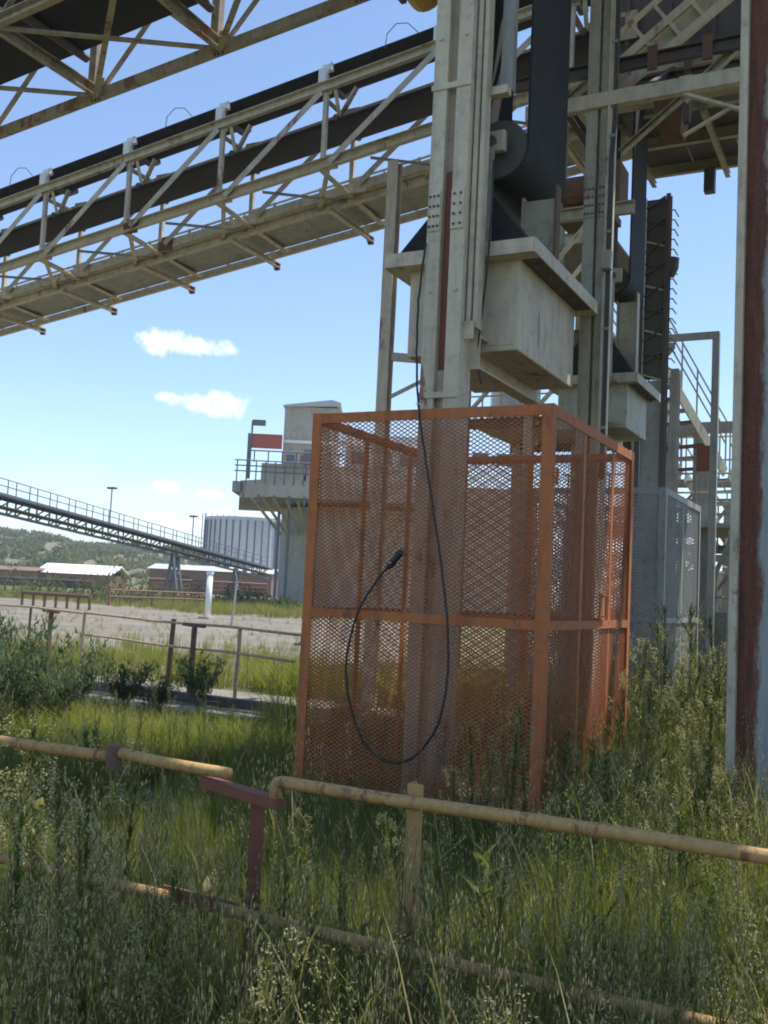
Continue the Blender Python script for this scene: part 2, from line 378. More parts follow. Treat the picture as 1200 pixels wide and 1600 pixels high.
MB().box(1.268, 1.72, .34, .36, .02, 10.5).build('web', RW, cr, label='web stained dark red with rust along one edge')
MB().box(1.72, 1.767, .26, .56, .02, 10.5).build('flange', CREAM, cr, bevel=.004)
MB().box(1.1, 1.9, .15, .7, 0, .025).build('base_plate', CREAM, cr)
# slim leg carrying the far gallery
cl = thing('steel_column', 'slim cream leg under the lower conveyor gallery, left of the weight box', 'column', (-4.45, 5.75, 0))
MB().ibeam((-4.42, 5.75, .02), (-4.42, 5.75, 8.05), .16, .17, .014, (0, 1, 0)).build('shaft', CREAM, cl)
MB().box(-4.6, -4.24, 5.6, 5.9, 0, .02).build('base_plate', CREAM, cl)
MB().beam((-4.33, 5.75, 5.1), (-3.1, 6.6, 5.1), .06, .12).build('bracket', CREAM, cl)
MB().angle((-4.33, 5.75, 4.5), (-3.6, 6.25, 5.02), .06).build('knee_brace', CREAM, cl)

def weight_box(label, x0, x1, y0, y1, z0, z1, m, ov=.17, heap=True, k=1):
    t = thing('weight_box', label, 'counterweight', ((x0+x1)/2, (y0+y1)/2, z0), 'take-up counterweights')
    b = MB().box(x0, x1, y0, y1, z0, z1).build('box_body', m, t, bevel=.012)
    for yy in (y0, y1): MB().box(x0-ov, x1+ov, yy-(ov if yy == y0 else -.003), yy+(ov if yy == y1 else -.003), z1-.10, z1-.088).build('rim_flange', m, t)
    for x_, s_ in ((x0-ov, 1), (x1+ov, -1)):
        MB().box(min(x_, x_+s_*(ov-.003)), max(x_, x_+s_*(ov-.003)), y0, y1, z1-.10, z1-.088).build('rim_flange', DARKST if s_ < 0 else m, t)
    e = .012
    MB().box(x0-ov, x1+ov, y0-ov-e, y0-ov, z1-.103, z1+.02).build('rim_edge', m, t)
    MB().box(x0-ov, x1+ov, y1+ov, y1+ov+e, z1-.103, z1+.02).build('rim_edge', m, t)
    MB().box(x0-ov-e, x0-ov, y0-ov, y1+ov, z1-.103, z1+.02).build('rim_edge', m, t)
    MB().box(x1+ov, x1+ov+e, y0-ov, y1+ov, z1-.103, z1+.02).build('rim_edge', m, t)
    n = 5
    for i in range(n):
        y = y0+(y1-y0)*(i+.5)/n
        MB().tube([(x1+ov*.55, y, z1-.135), (x1+ov*.55, y, z1-.10)], .022, 6).build('bolt', DARKST, t)
    for y in (y0+.002,):
        MB().box(x0+.05, x1-.05, y-.008, y+.002, z0+.05, z0+.075).build('seam', m, b)
    xc = x0+(x1-x0)*.62
    for xx in (xc,):
        MB().channel((xx, y0-.22, z0-.05), (xx, y1+.1, z0-.05), .28, .13, .015, fl=1).build('bottom_channel', m, t); bc = C.objects[-1]
        MB().box(xx-.012, xx+.15, y0-.235, y0-.222, z0-.20, z0+.11).build('channel_end', m, bc)
    if heap:
        xm = (x0+x1)/2+.04; hh = .62*k
        MB().prism([(x0-.12, y0-.08, z1+.01), (x1+.10, y0-.08, z1+.01), (xm+.12, y0-.08, z1+hh), (xm-.12, y0-.08, z1+hh)], (0, .42, 0)).build('rubber_hood', SPOIL, t)
        MB().box(x0+.02, x1-.02, y0+.4, y1-.02, z1-.05, z1+.03).build('ballast', SPOIL, t)
    return t
w1 = weight_box('large cream counterweight box with a black gabled hood, hanging over the orange cage', -1.66, -.62, .88, 2.5, 3.78, 4.66, CREAM)
w2 = weight_box('smaller grey green counterweight box hanging over the grey cage', -1.86, -.92, 5.95, 7.1, 3.98, 4.66, CREAM2, .15)

def takeup(label, xc, y0, y1, zb, r, ztop, m, hz0, hx0, hx1, zwall):
    t = thing('take_up_pulley', label, 'pulley', (xc, y0, zb), 'gravity take-up loops')
    ya, yb = y0, y1; n = 20; th = .02; zc = zb+r
    b = MB(); prof = [(xc+r, ztop)]+[(xc+r*math.cos(a), zc+r*math.sin(a)) for a in [-(i/n)*math.pi for i in range(n+1)]]+[(xc-r, ztop)]
    out = []; inn = []
    for i, (x, z) in enumerate(prof):
        out.append((x, z)); 
        if i == 0: inn.append((x-th, z))
        elif i == len(prof)-1: inn.append((x+th, z))
        else:
            f = (r-th)/r; inn.append((xc+(x-xc)*f, zc+(z-zc)*f))
    N = len(prof); vs = [(x, y, z) for y in (ya, yb) for P_ in (out, inn) for x, z in P_]; fs = []
    for i in range(N-1):
        fs += [(i, i+1, 2*N+i+1, 2*N+i), (N+i+1, N+i, 3*N+i, 3*N+i+1), (i, N+i, N+i+1, i+1), (2*N+i+1, 3*N+i+1, 3*N+i, 2*N+i)]
    b.add(vs, fs); b.build('belt', RUBBER, t, smooth=False)
    rr = r-th-.004
    MB().tube([(xc, ya+.03, zc), (xc, yb-.03, zc)], rr, 24).build('drum', DARKST, t)
    MB().tube([(xc, ya-.16, zc), (xc, yb+.16, zc)], .05, 12).build('shaft', DARKST, t)
    for yy in (ya-.14, yb+.08):
        MB().box(xc-.12, xc+.12, yy, yy+.07, zc-.09, zc+.10).build('bearing_block', m, t, bevel=.015)
        MB().box(xc-.035, xc+.035, yy-.016, yy-.003, hz0, zc+.05).build('hanger_strap', m, t)
    ym = (ya+yb)/2
    MB().box(hx0, hx1, ym-.02, ym+.02, hz0, zb-.015).build('hanger_plate', m, t)
    MB().box(hx1+.002, hx1+.02, ym-.06, ym+.06, hz0, zb+.1).build('hanger_edge', RUSTY if zwall else m, t)
    MB().box(hx0-.02, hx0-.002, ym-.06, ym+.06, hz0, zb+.1).build('hanger_edge', m, t)
    return t
takeup('black belt loop and take-up drum hanging above the large cream weight box', -.885, .90, 1.95, 5.30, .29, 10.2, CREAM2, 4.6, -.79, -.50, True)
takeup('black belt loop and take-up drum hanging above the smaller weight box', -1.07, 5.72, 6.5, 5.72, .20, 9.6, CREAM2, 4.6, -1.10, -.86, False)
# guide rails of the first weight
gd = thing('guide_rail', 'slim cream guide rails beside the tall cream column, running down to the weight box', 'rail', (-.95, .5, 3.9))
MB().box(-.94, -.905, .50, .60, 3.92, 10.3).build('guide_bar', CREAM, gd); MB().box(-.89, -.855, .52, .64, 3.9, 10.3).build('guide_bar', CREAM, gd)
MB().box(-.80, -.70, .70, .80, 6.0, 10.3).build('guide_bar', GREYST, gd)
MB().box(-1.0, -.70, .61, .70, 5.93, 6.0).build('tie_plate', CREAM, gd)
MB().box(-1.0, -.87, .49, .51, 3.8, 3.95).build('guide_shoe', CREAM, gd)

# ------------------------------------------------------------------ conveyor galleries
def zc2(x): return 7.62+.133*(x+9.33)          # far gallery, bottom chord
def zc1(x): return 7.74+.112*(x+8.78)          # near gallery, bottom chord
g2 = thing('conveyor_gallery', 'cream latticed conveyor gallery with black belt and walkway, rising behind the tall column', 'conveyor', (-8, 6.3, 7.8))
X0, X1 = -16.2, 2.9; NY0, NY1 = 5.6, 6.5; H2 = 1.24; SP = 1.93
nodes = [-7.58+SP*k for k in range(-4, 6)]
for yy, fl in ((NY0, 1), (NY1, -1)):
    MB().channel((X0, yy, zc2(X0)+H2), (X1, yy, zc2(X1)+H2), .15, .07, .012, fl=fl).build('top_chord', CREAM, g2)
    MB().channel((X0, yy, zc2(X0)), (X1, yy, zc2(X1)), .16, .08, .012, fl=fl).build('bottom_chord', CREAM, g2)
    for k, x in enumerate(nodes):
        MB().angle((x+.09, yy, zc2(x)+.08), (x+.09, yy, zc2(x)+H2-.08), .06).build('vertical_strut', CREAM, g2)
        xn = x-SP
        MB().angle((x-.02, yy-.03, zc2(x)+H2-.05), (xn+.18, yy-.03, zc2(xn)+.05), .085, .012, (0, 1, 0)).build('diagonal_strut', CREAM, g2)
        MB().box(x-.13, x+.16, yy-.015, yy-.009, zc2(x)+H2-.12, zc2(x)+H2+.1).build('gusset_plate', CREAM, g2)
        MB().box(x+.02, x+.34, yy-.015, yy-.009, zc2(x)-.09, zc2(x)+.16).build('gusset_plate', RUSTY if k % 3 == 0 else CREAM, g2)
for k, x in enumerate(nodes):
    z = zc2(x)+H2
    MB().angle((x, NY0, z-.14), (x, NY1, z-.14), .08).build('cross_beam', CREAM, g2)
    MB().angle((x, NY0, zc2(x)-.03), (x, 7.75, zc2(x)-.16), .09).build('cross_beam', CREAM, g2)
    # idler bracket and rollers
    br = MB().box(x-.07, x+.05, NY0-.06, NY0+.05, z+.08, z+.30).box(x-.02, x+.13, NY0-.04, NY0+.06, z+.27, z+.36).build('idler_bracket', WHITEP, g2)
    MB().tube([(x-.07, NY0-.02, z+.06), (x+.04, NY0-.03, z+.20), (x+.14, NY0-.02, z+.38)], .025, 6).build('idler_arm', WHITEP, g2)
    MB().tube([(x, NY0+.07, z+.28), (x, NY0+.26, z+.15), (x, NY1-.32, z+.15), (x, NY1-.13, z+.28)], .055, 8).build('carrying_idler', DARKST, g2)
    MB().tube([(x+.2, NY0+.06, z-.46), (x+.2, NY1-.06, z-.46)], .05, 8).build('return_idler', DARKST, g2)
    MB().angle((x+.2, NY0, z-.06), (x+.2, NY0+.16, z-.44), .05).build('idler_hanger', CREAM, g2)
    MB().angle((x+.55, NY0+.03, z-.06), (x+.16, NY0+.20, z-.42), .05).build('idler_hanger', CREAM, g2)
    # sway brace down to the walkway chord
    MB().angle((x+.12, NY0, zc2(x)-.05), (x-.62, 6.62, zc2(x-.62)-.14), .06).build('sway_brace', CREAM, g2)
    MB().angle((x-1.1, NY0+.1, zc2(x-1.1)-.06), (x-.1, 6.62, zc2(x)-.14), .045).build('sway_brace', GREYST, g2)
def ribbon(x0, x1, prof, zf, th):
    b = MB(); n = len(prof); vs = []
    for x in (x0, x1):
        for y, dz in prof: vs.append((x, y, zf(x)+dz))
        for y, dz in prof: vs.append((x, y, zf(x)+dz-th))
    m = 2*n; fs = [(i, i+1, m+i+1, m+i) for i in range(n-1)]+[(n+i+1, n+i, m+n+i, m+n+i+1) for i in range(n-1)]
    fs += [(0, m, m+n, n), (n-1, 2*n-1, m+2*n-1, m+n-1), tuple(list(range(n))+list(range(2*n-1, n-1, -1)))]; b.add(vs, fs); return b
ribbon(X0, X1, [(NY0+.03, H2+.36), (NY0+.24, H2+.23), (NY1-.30, H2+.23), (NY1-.09, H2+.36)], zc2, .022).build('carrying_belt', RUBBER, g2)
ribbon(X0, -1.1, [(NY0+.08, H2-.50), (NY0+.12, H2-.52), (NY1-.14, H2-.52)], zc2, .03).build('return_belt', RUBBER, g2)
# walkway on the far side
WZ = -.17
MB().channel((X0, 6.62, zc2(X0)+WZ), (X1, 6.62, zc2(X1)+WZ), .15, .07, fl=1).build('walkway_stringer', CREAM, g2)
MB().channel((X0, 7.68, zc2(X0)+WZ), (X1, 7.68, zc2(X1)+WZ), .12, .06, fl=-1).build('walkway_stringer', CREAM, g2)
nx_ = 22
for i in range(nx_):
    xa = X0+(X1-X0)*i/nx_; xb = X0+(X1-X0)*(i+1)/nx_-.012
    ribbon(xa, xb, [(6.70, WZ+.075), (7.62, WZ+.075)], zc2, .03).build('floor_plate', GREYST, g2)
for k in range(-8, 11):
    x = -7.9+SP*k*.5
    if k % 2 == 0:
        MB().channel((x, 6.5, zc2(x)+WZ-.10), (x, 7.95, zc2(x)+WZ-.10), .09, .05).build('outrigger', CREAM, g2)
        MB().box(x-.05, x+.05, 7.9, 7.96, zc2(x)+WZ-.18, zc2(x)+WZ-.05).build('outrigger_cap', RUSTY, g2)
        MB().angle((x, 7.9, zc2(x)+WZ-.14), (x, 7.74, zc2(x)+WZ+.5), .05).build('rail_knee', CREAM, g2)
    for y_ in (7.74,):
        MB().beam((x, y_, zc2(x)+WZ), (x, y_, zc2(x)+WZ+1.02), .045, .045, (0, 1, 0)).build('rail_post', GREYST, g2)
for dz in (1.0, .52):
    MB().tube([(X0, 7.74, zc2(X0)+WZ+dz), (X1, 7.74, zc2(X1)+WZ+dz)], .022, 6).build('hand_rail', GREYST, g2)
for k in range(-7, 8):
    if k % 3 == 0: continue
    x = -7.6+SP*k*.5
    MB().beam((x, 7.735, zc2(x)+WZ+.52), (x, 7.735, zc2(x)+WZ+1.0), .02, .02, (0, 1, 0)).build('baluster', GREYST, g2)
for px_, py_ in ((5, 300), (258, 196), (600, 85)):                # thin bent pull-wire hoops over the belt edge
    x = {5: -12.35, 258: -8.75, 600: -4.62}[px_]
    z = zc2(x)+H2+.30
    MB().tube([(x, NY0+.02, z), (x+.02, NY0+.02, z+.22), (x+.16, NY0+.04, z+.36), (x+.34, NY0+.06, z+.34), (x+.50, NY0+.08, z+.18), (x+.56, NY0+.1, z+.08)], .007, 5).build('pull_wire_hoop', DARKST, g2)

g1 = thing('conveyor_gallery', 'higher rust-speckled conveyor gallery with cross-braced sides passing over the cage', 'conveyor', (-5, 1.5, 7.9))
A0, A1 = -12.5, .2; GY0, GY1 = .62, 2.3; H1 = 1.75; SP1 = 1.95
n1 = [-7.05+SP1*k for k in range(-3, 4)]
for yy, fl in ((GY0, 1), (GY1, -1)):
    MB().channel((A0, yy, zc1(A0)), (A1, yy, zc1(A1)), .13, .075, .012, fl=fl).build('bottom_chord', RC, g1)
    MB().channel((A0, yy, zc1(A0)+H1), (A1, yy, zc1(A1)+H1), .13, .075, .012, fl=fl).build('top_chord', RC, g1)
    for x in n1:
        MB().angle((x, yy, zc1(x)+.05), (x, yy, zc1(x)+H1-.05), .10, .014).build('vertical_strut', RC, g1)
        xn = x+SP1
        MB().angle((x+.1, yy+.02, zc1(x)+.06), (xn-.1, yy+.02, zc1(xn)+H1-.06), .06).build('diagonal_strut', RC, g1)
        MB().angle((x+.1, yy-.03, zc1(x)+H1-.06), (xn-.1, yy-.03, zc1(xn)+.06), .06).build('diagonal_strut', RC, g1)
        MB().box(x-.13, x+.14, yy-.012, yy-.007, zc1(x)-.04, zc1(x)+.2).build('gusset_plate', RC, g1)
        gp = C.objects[-1]
        for dx in (-.06, .0, .06): MB().tube([(x+dx, yy, zc1(x)-.095), (x+dx, yy, zc1(x)-.06)], .014, 6).build('bolt', DARKST, gp)
for x in n1:
    MB().channel((x, GY0, zc1(x)+.02), (x, GY1, zc1(x)+.02), .14, .06).build('cross_beam', RC, g1)
    xn = x+SP1
    MB().angle((x+.08, GY0+.04, zc1(x)-.01), (xn-.08, GY1-.04, zc1(xn)-.01), .06).build('plan_brace', RC, g1)
    MB().angle((x+.08, GY1-.04, zc1(x)-.04), (xn-.08, GY0+.04, zc1(xn)-.04), .06).build('plan_brace', RC, g1)
    MB().tube([(x, .85, zc1(x)+.38), (x, 2.1, zc1(x)+.38)], .055, 8).build('return_idler', DARKST, g1)
    MB().angle((x, GY1-.02, zc1(x)+.85), (x, GY1-.45, zc1(x)+.42), .06).build('idler_hanger', RC, g1)
ribbon(A0, -.6, [(.98, .46), (2.02, .46)], zc1, .022).build('return_belt', RUBBER, g1)
ribbon(A0, A1, [(.85, 1.25), (1.15, 1.08), (1.85, 1.08), (2.15, 1.25)], zc1, .022).build('carrying_belt', RUBBER, g1)

# ------------------------------------------------------------------ upper right: beams, tray, chute
tb = thing('tie_beam', 'level cream tie beam joining the grey green column to the rust-stained one', 'beam', (-.3, 2.7, 6.75))
MB().channel((-1.3, 2.71, 6.82), (1.9, 2.71, 6.82), .15, .08, fl=-1).build('beam_web', CREAM, tb)
MB().box(.3, .42, 2.69, 2.702, 6.74, 6.9).build('splice_plate', CREAM, tb); MB().angle((.35, 2.72, 6.72), (1.25, 2.74, 6.30), .05).build('strut', CREAM, tb)
MB().angle((.35, 2.72, 6.30), (.8, 2.74, 6.52), .04).build('strut', CREAM, tb)
tr = thing('cable_ladder', 'broad cream cable ladder with cross rungs, slanting up beside the column', 'cable tray', (-.5, 3.5, 7.2))
pa, pb = Vector((-.62, 3.42, 7.16)), Vector((1.05, 3.42, 8.34)); dn = (pb-pa).normalized(); nn_ = Vector((-dn.z, 0, dn.x))
for off, nm in ((0, 'side_rail'), (.27, 'side_rail')):
    MB().beam(pa+nn_*off, pb+nn_*off, .05, .09).build(nm, CREAM, tr)
MB().beam(pa+dn*.35+nn_*.55, pb+nn_*.55, .04, .05).build('side_rail', CREAM, tr)
for k in range(7):
    q = pa+dn*(.1+k*.29); MB().beam(q+nn_*.03, q+nn_*.25, .04, .04, (0, 1, 0)).build('rung', CREAM, tr)
    if k > 1: MB().beam(q+nn_*.30, q+nn_*.53, .035, .035, (0, 1, 0)).build('rung', CREAM, tr)
MB().beam(pa+nn_*.135+Vector((0, .045, 0))+dn*.05, pb+nn_*.135+Vector((0, .045, 0)), .012, .22).build('tray_sheet', CREAM2, tr)
ch = thing('transfer_chute', 'dark steel transfer chute with a rusty spout behind the cable ladder', 'chute', (.2, 4.8, 7.5))
MB().box(-.95, 1.25, 4.45, 5.2, 8.0, 10.3).build('chute_body', DARKST, ch)
for x in (-.7, -.2, .3, .8): MB().box(x, x+.05, 4.41, 4.447, 8.02, 10.2).build('stiffener', DARKST, ch)
MB().box(-1.0, 1.3, 4.40, 5.25, 7.93, 7.997).build('chute_flange', CREAM2, ch)
MB().add([(-.42, 4.5, 7.925), (.02, 4.5, 7.925), (.02, 5.1, 7.925), (-.42, 5.1, 7.925), (-.30, 4.6, 7.25), (-.06, 4.6, 7.25), (-.06, 4.9, 7.25), (-.30, 4.9, 7.25)],
         [(0, 1, 2, 3), (7, 6, 5, 4), (0, 4, 5, 1), (1, 5, 6, 2), (2, 6, 7, 3), (3, 7, 4, 0)]).build('spout', RUSTY, ch)
MB().box(-.93, -.55, 4.38, 4.4, 8.4, 8.75).build('inspection_hatch', CREAM2, ch); hat = C.objects[-1]; MB().box(-.80, -.70, 4.36, 4.378, 8.48, 8.68).build('hatch_handle', DARKST, hat)
pf = thing('platform', 'widened dark grey walkway platform on steel beams beneath the far belt', 'platform', (0, 7.5, 8.4))
for i in range(6): MB().box(-1.25+i*.7, -1.25+i*.7+.69, 6.2, 8.25, 8.45, 8.48).build('floor_plate', DARKST, pf)
for y in (6.2, 7.2, 8.2): MB().channel((-1.3, y, 8.36), (3.0, y, 8.36), .16, .07).build('floor_beam', CREAM2, pf)
for x in (-1.2, -.1, 1.2): MB().channel((x, 6.1, 8.24), (x, 8.35, 8.24), .08, .06).build('cross_beam', CREAM2, pf)
MB().box(-.35, -.2, 7.9, 8.05, 7.85, 8.2).build('drop_bracket', DARKST, pf)
yb_ = thing('pulley_guard', 'yellow rounded pulley guard clamped to the top of the tall cream column', 'guard', (-1.5, .5, 6.8))
MB().tube([(-1.52, .42, 7.02), (-1.52, .66, 7.02)], .17, 18).build('guard_drum', YBUCKET, yb_); MB().box(-1.69, -1.35, .42, .66, 7.02, 7.5).build('guard_hood', YBUCKET, yb_); MB().box(-1.75, -1.70, .46, .62, 6.95, 7.4).build('edge_strap', DARKST, yb_)

uf = thing('shade_floor', 'unseen steel floor added overhead to shade the weight box and cage', 'floor', (0, 4, 10.6))  # added out of view, sized for the shade it throws below
for k in range(5):
    x = .2+k*.64
    MB().box(x, x+.635-(.2 if k in (2,) else 0), 1.9, 4.0, 10.72, 10.75).build('floor_plate', DARKST, uf)
for y in (2.0, 3.0, 3.95): MB().ibeam((-1.4, y, 10.6), (3.4, y, 10.6), .22, .12).build('floor_beam', CREAM2, uf)
MB().box(1.5, 3.3, 2.0, 3.9, 10.76, 12.6).build('shade_block', CLAD, uf)  # unseen block on the added floor, placed for its shadow
shade_bld = thing('shade_building', 'unseen open steel frame added beside the rust-stained column, floors shading the weeds', 'building', (5, 2, 0))  # added out of view, only to throw broken shade over the weeds
for z in (5.2, 9.2, 13.0):
    for i in range(7):
        for j in range(8):
            if z > 8 and i < 3 and 3 < j < 7: continue        # plates left out so sun reaches the side of the cage
            if random.random() < (.8 if z < 6 else .70): continue
            x, y = 2.45+i*.85, -2.0+j*1.2
            MB().box(x, x+.84, y, y+1.19, z, z+.04).build('floor_plate', DARKST, shade_bld)
    for y in (-2.0, .6, 3.0, 5.4, 7.6): MB().ibeam((2.4, y, z-.14), (8.5, y, z-.14), .25, .14).build('floor_beam', CREAM2, shade_bld)
for x in (2.5, 5.4, 8.4):
    for y in (-2.0, 3.0, 7.6): MB().ibeam((x, y, 0), (x, y, 13), .25, .25, .018, (0, 1, 0)).build('column', CREAM2, shade_bld)
# machinery glimpsed between belt loop and column
dv = thing('drive_unit', 'rusty drive motor and gearbox on a bracket behind the near belt loop', 'motor', (-.9, 3.9, 6.2))
MB().box(-1.25, -.62, 3.6, 4.2, 6.02, 6.10).build('bed_plate', RUSTY, dv); MB().tube([(-1.2, 3.9, 6.36), (-.95, 3.9, 6.36), (-.93, 3.9, 6.36), (-.70, 3.9, 6.36)], [.2, .2, .24, .24], 14).build('motor_body', RUSTY, dv)
MB().box(-.70, -.52, 3.7, 4.1, 6.11, 6.62).build('gear_case', RUSTY, dv, bevel=.02); MB().channel((-1.5, 3.5, 5.95), (-.3, 3.5, 5.95), .14, .06).build('bracket_beam', CREAM2, dv)
MB().angle((-1.4, 3.55, 5.2), (-.8, 3.55, 5.9), .06).build('bracket_strut', CREAM, dv)
bw_ = thing('plate_screen', 'dark riveted plate wall behind the near belt loop, patched with rust', 'wall', (-1.2, 5.3, 5.6))
for i in range(3):
    for j in range(3): MB().box(-3.05+i*.45, -2.605+i*.45, 5.30, 5.32, 5.55+j*.72, 6.265+j*.72).build('plate', (DARKST, RUSTY, DARKST, CREAM2)[(i*2+j*3) % 4], bw_)
for z in (5.5, 6.27, 7.0, 7.75): MB().angle((-3.1, 5.28, z), (-1.68, 5.28, z), .07).build('girt', CREAM2, bw_)
for x in (-3.1, -1.68): MB().channel((x, 5.36, 5.45), (x, 5.36, 8.3), .12, .06, .012, (0, 1, 0)).build('stud', CREAM2, bw_)
def splice(parent, x0, x1, y, z, m, nb=3):
    MB().box(x0, x1, y-.014, y-.002, z, z+.34).build('splice_plate', m, parent); sp = C.objects[-1]
    for i in range(nb):
        for j in range(4):
            xx = x0+(x1-x0)*(i+.5)/nb; zz_ = z+.04+j*.086
            MB().tube([(xx, y-.026, zz_), (xx, y-.013, zz_)], .011, 6).build('bolt', DARKST, sp)
splice(cA, -1.29, -1.18, .42, 4.72, CREAM); splice(cA, -1.08, -.965, .42, 4.72, CREAM, 2); splice(cB, -.64, -.53, 2.75, 5.6, CREAM2); splice(cB, -.49, -.42, 2.75, 5.6, CREAM2, 2)
cdt = thing('conduit_run', 'dark conduits clipped up the grey green column with a small junction box', 'conduit', (-.3, 2.68, 3))
for k, x in enumerate((-.372, -.345)): MB().tube([(x, 2.72, 2.9), (x, 2.72, 6.2), (x+.02, 2.72, 6.6), (x+.02, 2.72, 10.4)], .014, 6).build('conduit', DARKST, cdt)
for z in (3.4, 4.4, 5.4, 6.4, 7.4): MB().box(-.39, -.325, 2.695, 2.705, z, z+.03).build('clip', GREYST, cdt)
MB().box(-.41, -.31, 2.62, 2.70, 5.0, 5.2).build('junction_box', GREYST, cdt, bevel=.01); MB().box(-.405, -.315, 2.608, 2.619, 5.01, 5.19).build('lid', CREAM2, C.objects[-1])
ub = thing('head_frame', 'tangle of dark beams and knee braces above the belt loops', 'frame', (-.5, 3.2, 7))
for p, q, w_ in (((-1.9, 3.1, 7.35), (1.2, 3.1, 7.35), .14), ((-1.0, 2.2, 7.0), (-1.0, 5.2, 7.0), .12), ((-.15, 2.9, 6.9), (-.15, 4.4, 7.9), .10), ((-1.6, 3.15, 6.6), (-.7, 3.15, 7.3), .08), ((.25, 3.2, 6.9), (1.15, 3.2, 7.7), .09),
                ((-1.45, 4.0, 5.95), (-1.45, 4.0, 8.2), .10), ((.1, 4.3, 7.2), (.1, 4.3, 8.6), .10), ((-1.5, 4.3, 7.75), (1.2, 4.3, 7.75), .13), ((-.7, 4.4, 7.0), (.2, 4.4, 7.7), .07)):
    MB().channel(p, q, w_, .06).build('beam', DARKST if w_ > .09 else CREAM2, ub)
for x in (-.62, -.05, .5, .95): MB().box(x-.05, x+.05, 3.03, 3.06, 7.22, 7.48).build('cleat', RUSTY, ub)
# laced column, flood light
lc = thing('laced_column', 'dark laced column with zigzag bars and climbing rungs beyond the smaller weight', 'column', (-.9, 8.6, 0))
lx0, lx1, ly = -1.38, -1.04, 8.7
for x in (lx0, lx1): MB().channel((x, ly, .02), (x, ly, 8.2), .14, .06, .012, (0, 1, 0), fl=1 if x == lx0 else -1).build('chord', DARKST, lc)
MB().box(lx0+.02, lx1-.02, ly-.02, ly+.0, .03, 5.2).build('web_plate', GREYST, lc); MB().box(lx0+.02, lx1-.02, ly+.0, ly+.02, 5.22, 8.15).build('web_plate', DARKST, lc)
for k in range(16):
    z = 5.3+k*.18
    MB().beam((lx0+.02, ly-.03, z), (lx1-.02, ly-.03, z+.17) if k % 2 else (lx1-.02, ly-.03, z-.1), .03, .03, (0, 1, 0)).build('lacing_bar', DARKST if k % 4 else CREAM2, lc)
for k in range(20):
    z = 4.9+k*.16; MB().tube([(lx1+.03, ly, z), (lx1+.12, ly, z), (lx1+.12, ly+.3, z)], .011, 5).build('rung', DARKST, lc)
fl_ = thing('flood_light', 'small black flood light bracketed to the laced column above the stairs', 'lamp', (-.9, 8.9, 6.9))
MB().tube([(-1.04, 8.72, 6.95), (-.96, 8.75, 7.0)], .02, 6).build('arm', DARKST, fl_)
MB().tube([(-.97, 8.72, 6.86), (-.94, 8.7, 7.0), (-.91, 8.68, 7.16)], [.06, .10, .085], 10).build('lamp_head', DARKST, fl_)

# ------------------------------------------------------------------ stair tower behind
st = thing('stair_tower', 'dark open-tread steel stair with handrails and portal frame behind the grey cage', 'stairs', (-1.2, 11, 0))
q0, q1 = Vector((-1.62, 10.3, 6.25)), Vector((-.66, 12.7, 4.25)); sd = (q1-q0); lat = Vector((-sd.y, sd.x, 0)).normalized()
if lat.x > 0: lat = -lat
WD = .95
for o in (Vector(), lat*WD): MB().beam(q0+o, q1+o, .03, .22).build('stringer', CREAM2, st)
NT = 11
for k in range(NT):
    q = q0.lerp(q1, (k+.5)/NT); d2 = Vector((sd.x, sd.y, 0)).normalized()
    MB().beam(q+lat*.02, q+lat*(WD-.02), .24, .035).build('tread', GREYST if k % 2 else RUSTY, st)
for o in (Vector(), lat*WD):
    for dz in (1.0, .55, .78): MB().tube([q0+o+Vector((0, 0, dz)), q1+o+Vector((0, 0, dz))], .017, 6).build('hand_rail', CREAM2, st)
    for k in range(6):
        q = q0.lerp(q1, k/5)+o; MB().tube([q, q+Vector((0, 0, 1.0))], .017, 6).build('rail_post', CREAM2, st)
q2 = q1+Vector((.05, .2, 0)); q3 = q2+Vector((.55, 1.7, -1.15))
for o in (Vector(), lat*WD):
    MB().beam(q2+o, q3+o, .03, .22).build('stringer', CREAM2, st)
    for dz in (1.0, .6): MB().tube([q2+o+Vector((0, 0, dz)), q3+o+Vector((0, 0, dz))], .017, 6).build('hand_rail', CREAM2, st)
    for k in range(4):
        q = q2.lerp(q3, k/3)+o; MB().tube([q, q+Vector((0, 0, 1.0))], .017, 6).build('rail_post', CREAM2, st)
for k in range(6):
    q = q2.lerp(q3, (k+.5)/6); MB().beam(q+lat*.02, q+lat*(WD-.02), .24, .035).build('tread', GREYST, st)
MB().beam((-2.3, 10.1, 6.1), (-1.3, 10.5, 6.1), .9, .1).build('landing', GREYST, st)
for x, y, z in ((-1.30, 11.0, 5.9), (-.95, 12.2, 4.3), (-2.0, 11.2, 5.9)): MB().ibeam((x, y, 0), (x, y, z), .16, .16, .014, (0, 1, 0)).build('leg', GREYST, st)
MB().box(-.66, -.54, 10.9, 11.02, 0, 6.5).build('portal_post', GREYST, st); MB().box(-1.5, -.54, 10.89, 10.91, 6.38, 6.52).build('portal_beam', GREYST, st)
rp = tag(MB().box(-1.02, -.70, 11.7, 11.74, 4.15, 4.62).build('warning_panel', REDB, loc=(-.85, 11.7, 3.95)), 'small faded red panel hung beneath the stair landing', 'panel')
pl = thing('mezzanine', 'dark mezzanine floor with handrail and steel legs under the open stair', 'platform', (-.8, 12.5, 3))
MB().box(-3.6, 1.2, 11.6, 14.5, 3.12, 3.2).build('floor', GREYST, pl)
for x in (-3.4, -2.6, -1.8, -1.0, -.2, .6): MB().tube([(x, 11.65, 3.2), (x, 11.65, 4.1)], .02, 6).build('rail_post', GREYST, pl)
for z in (4.1, 3.75): MB().tube([(-3.5, 11.65, z), (1.0, 11.65, z)], .02, 6).build('hand_rail', GREYST, pl)
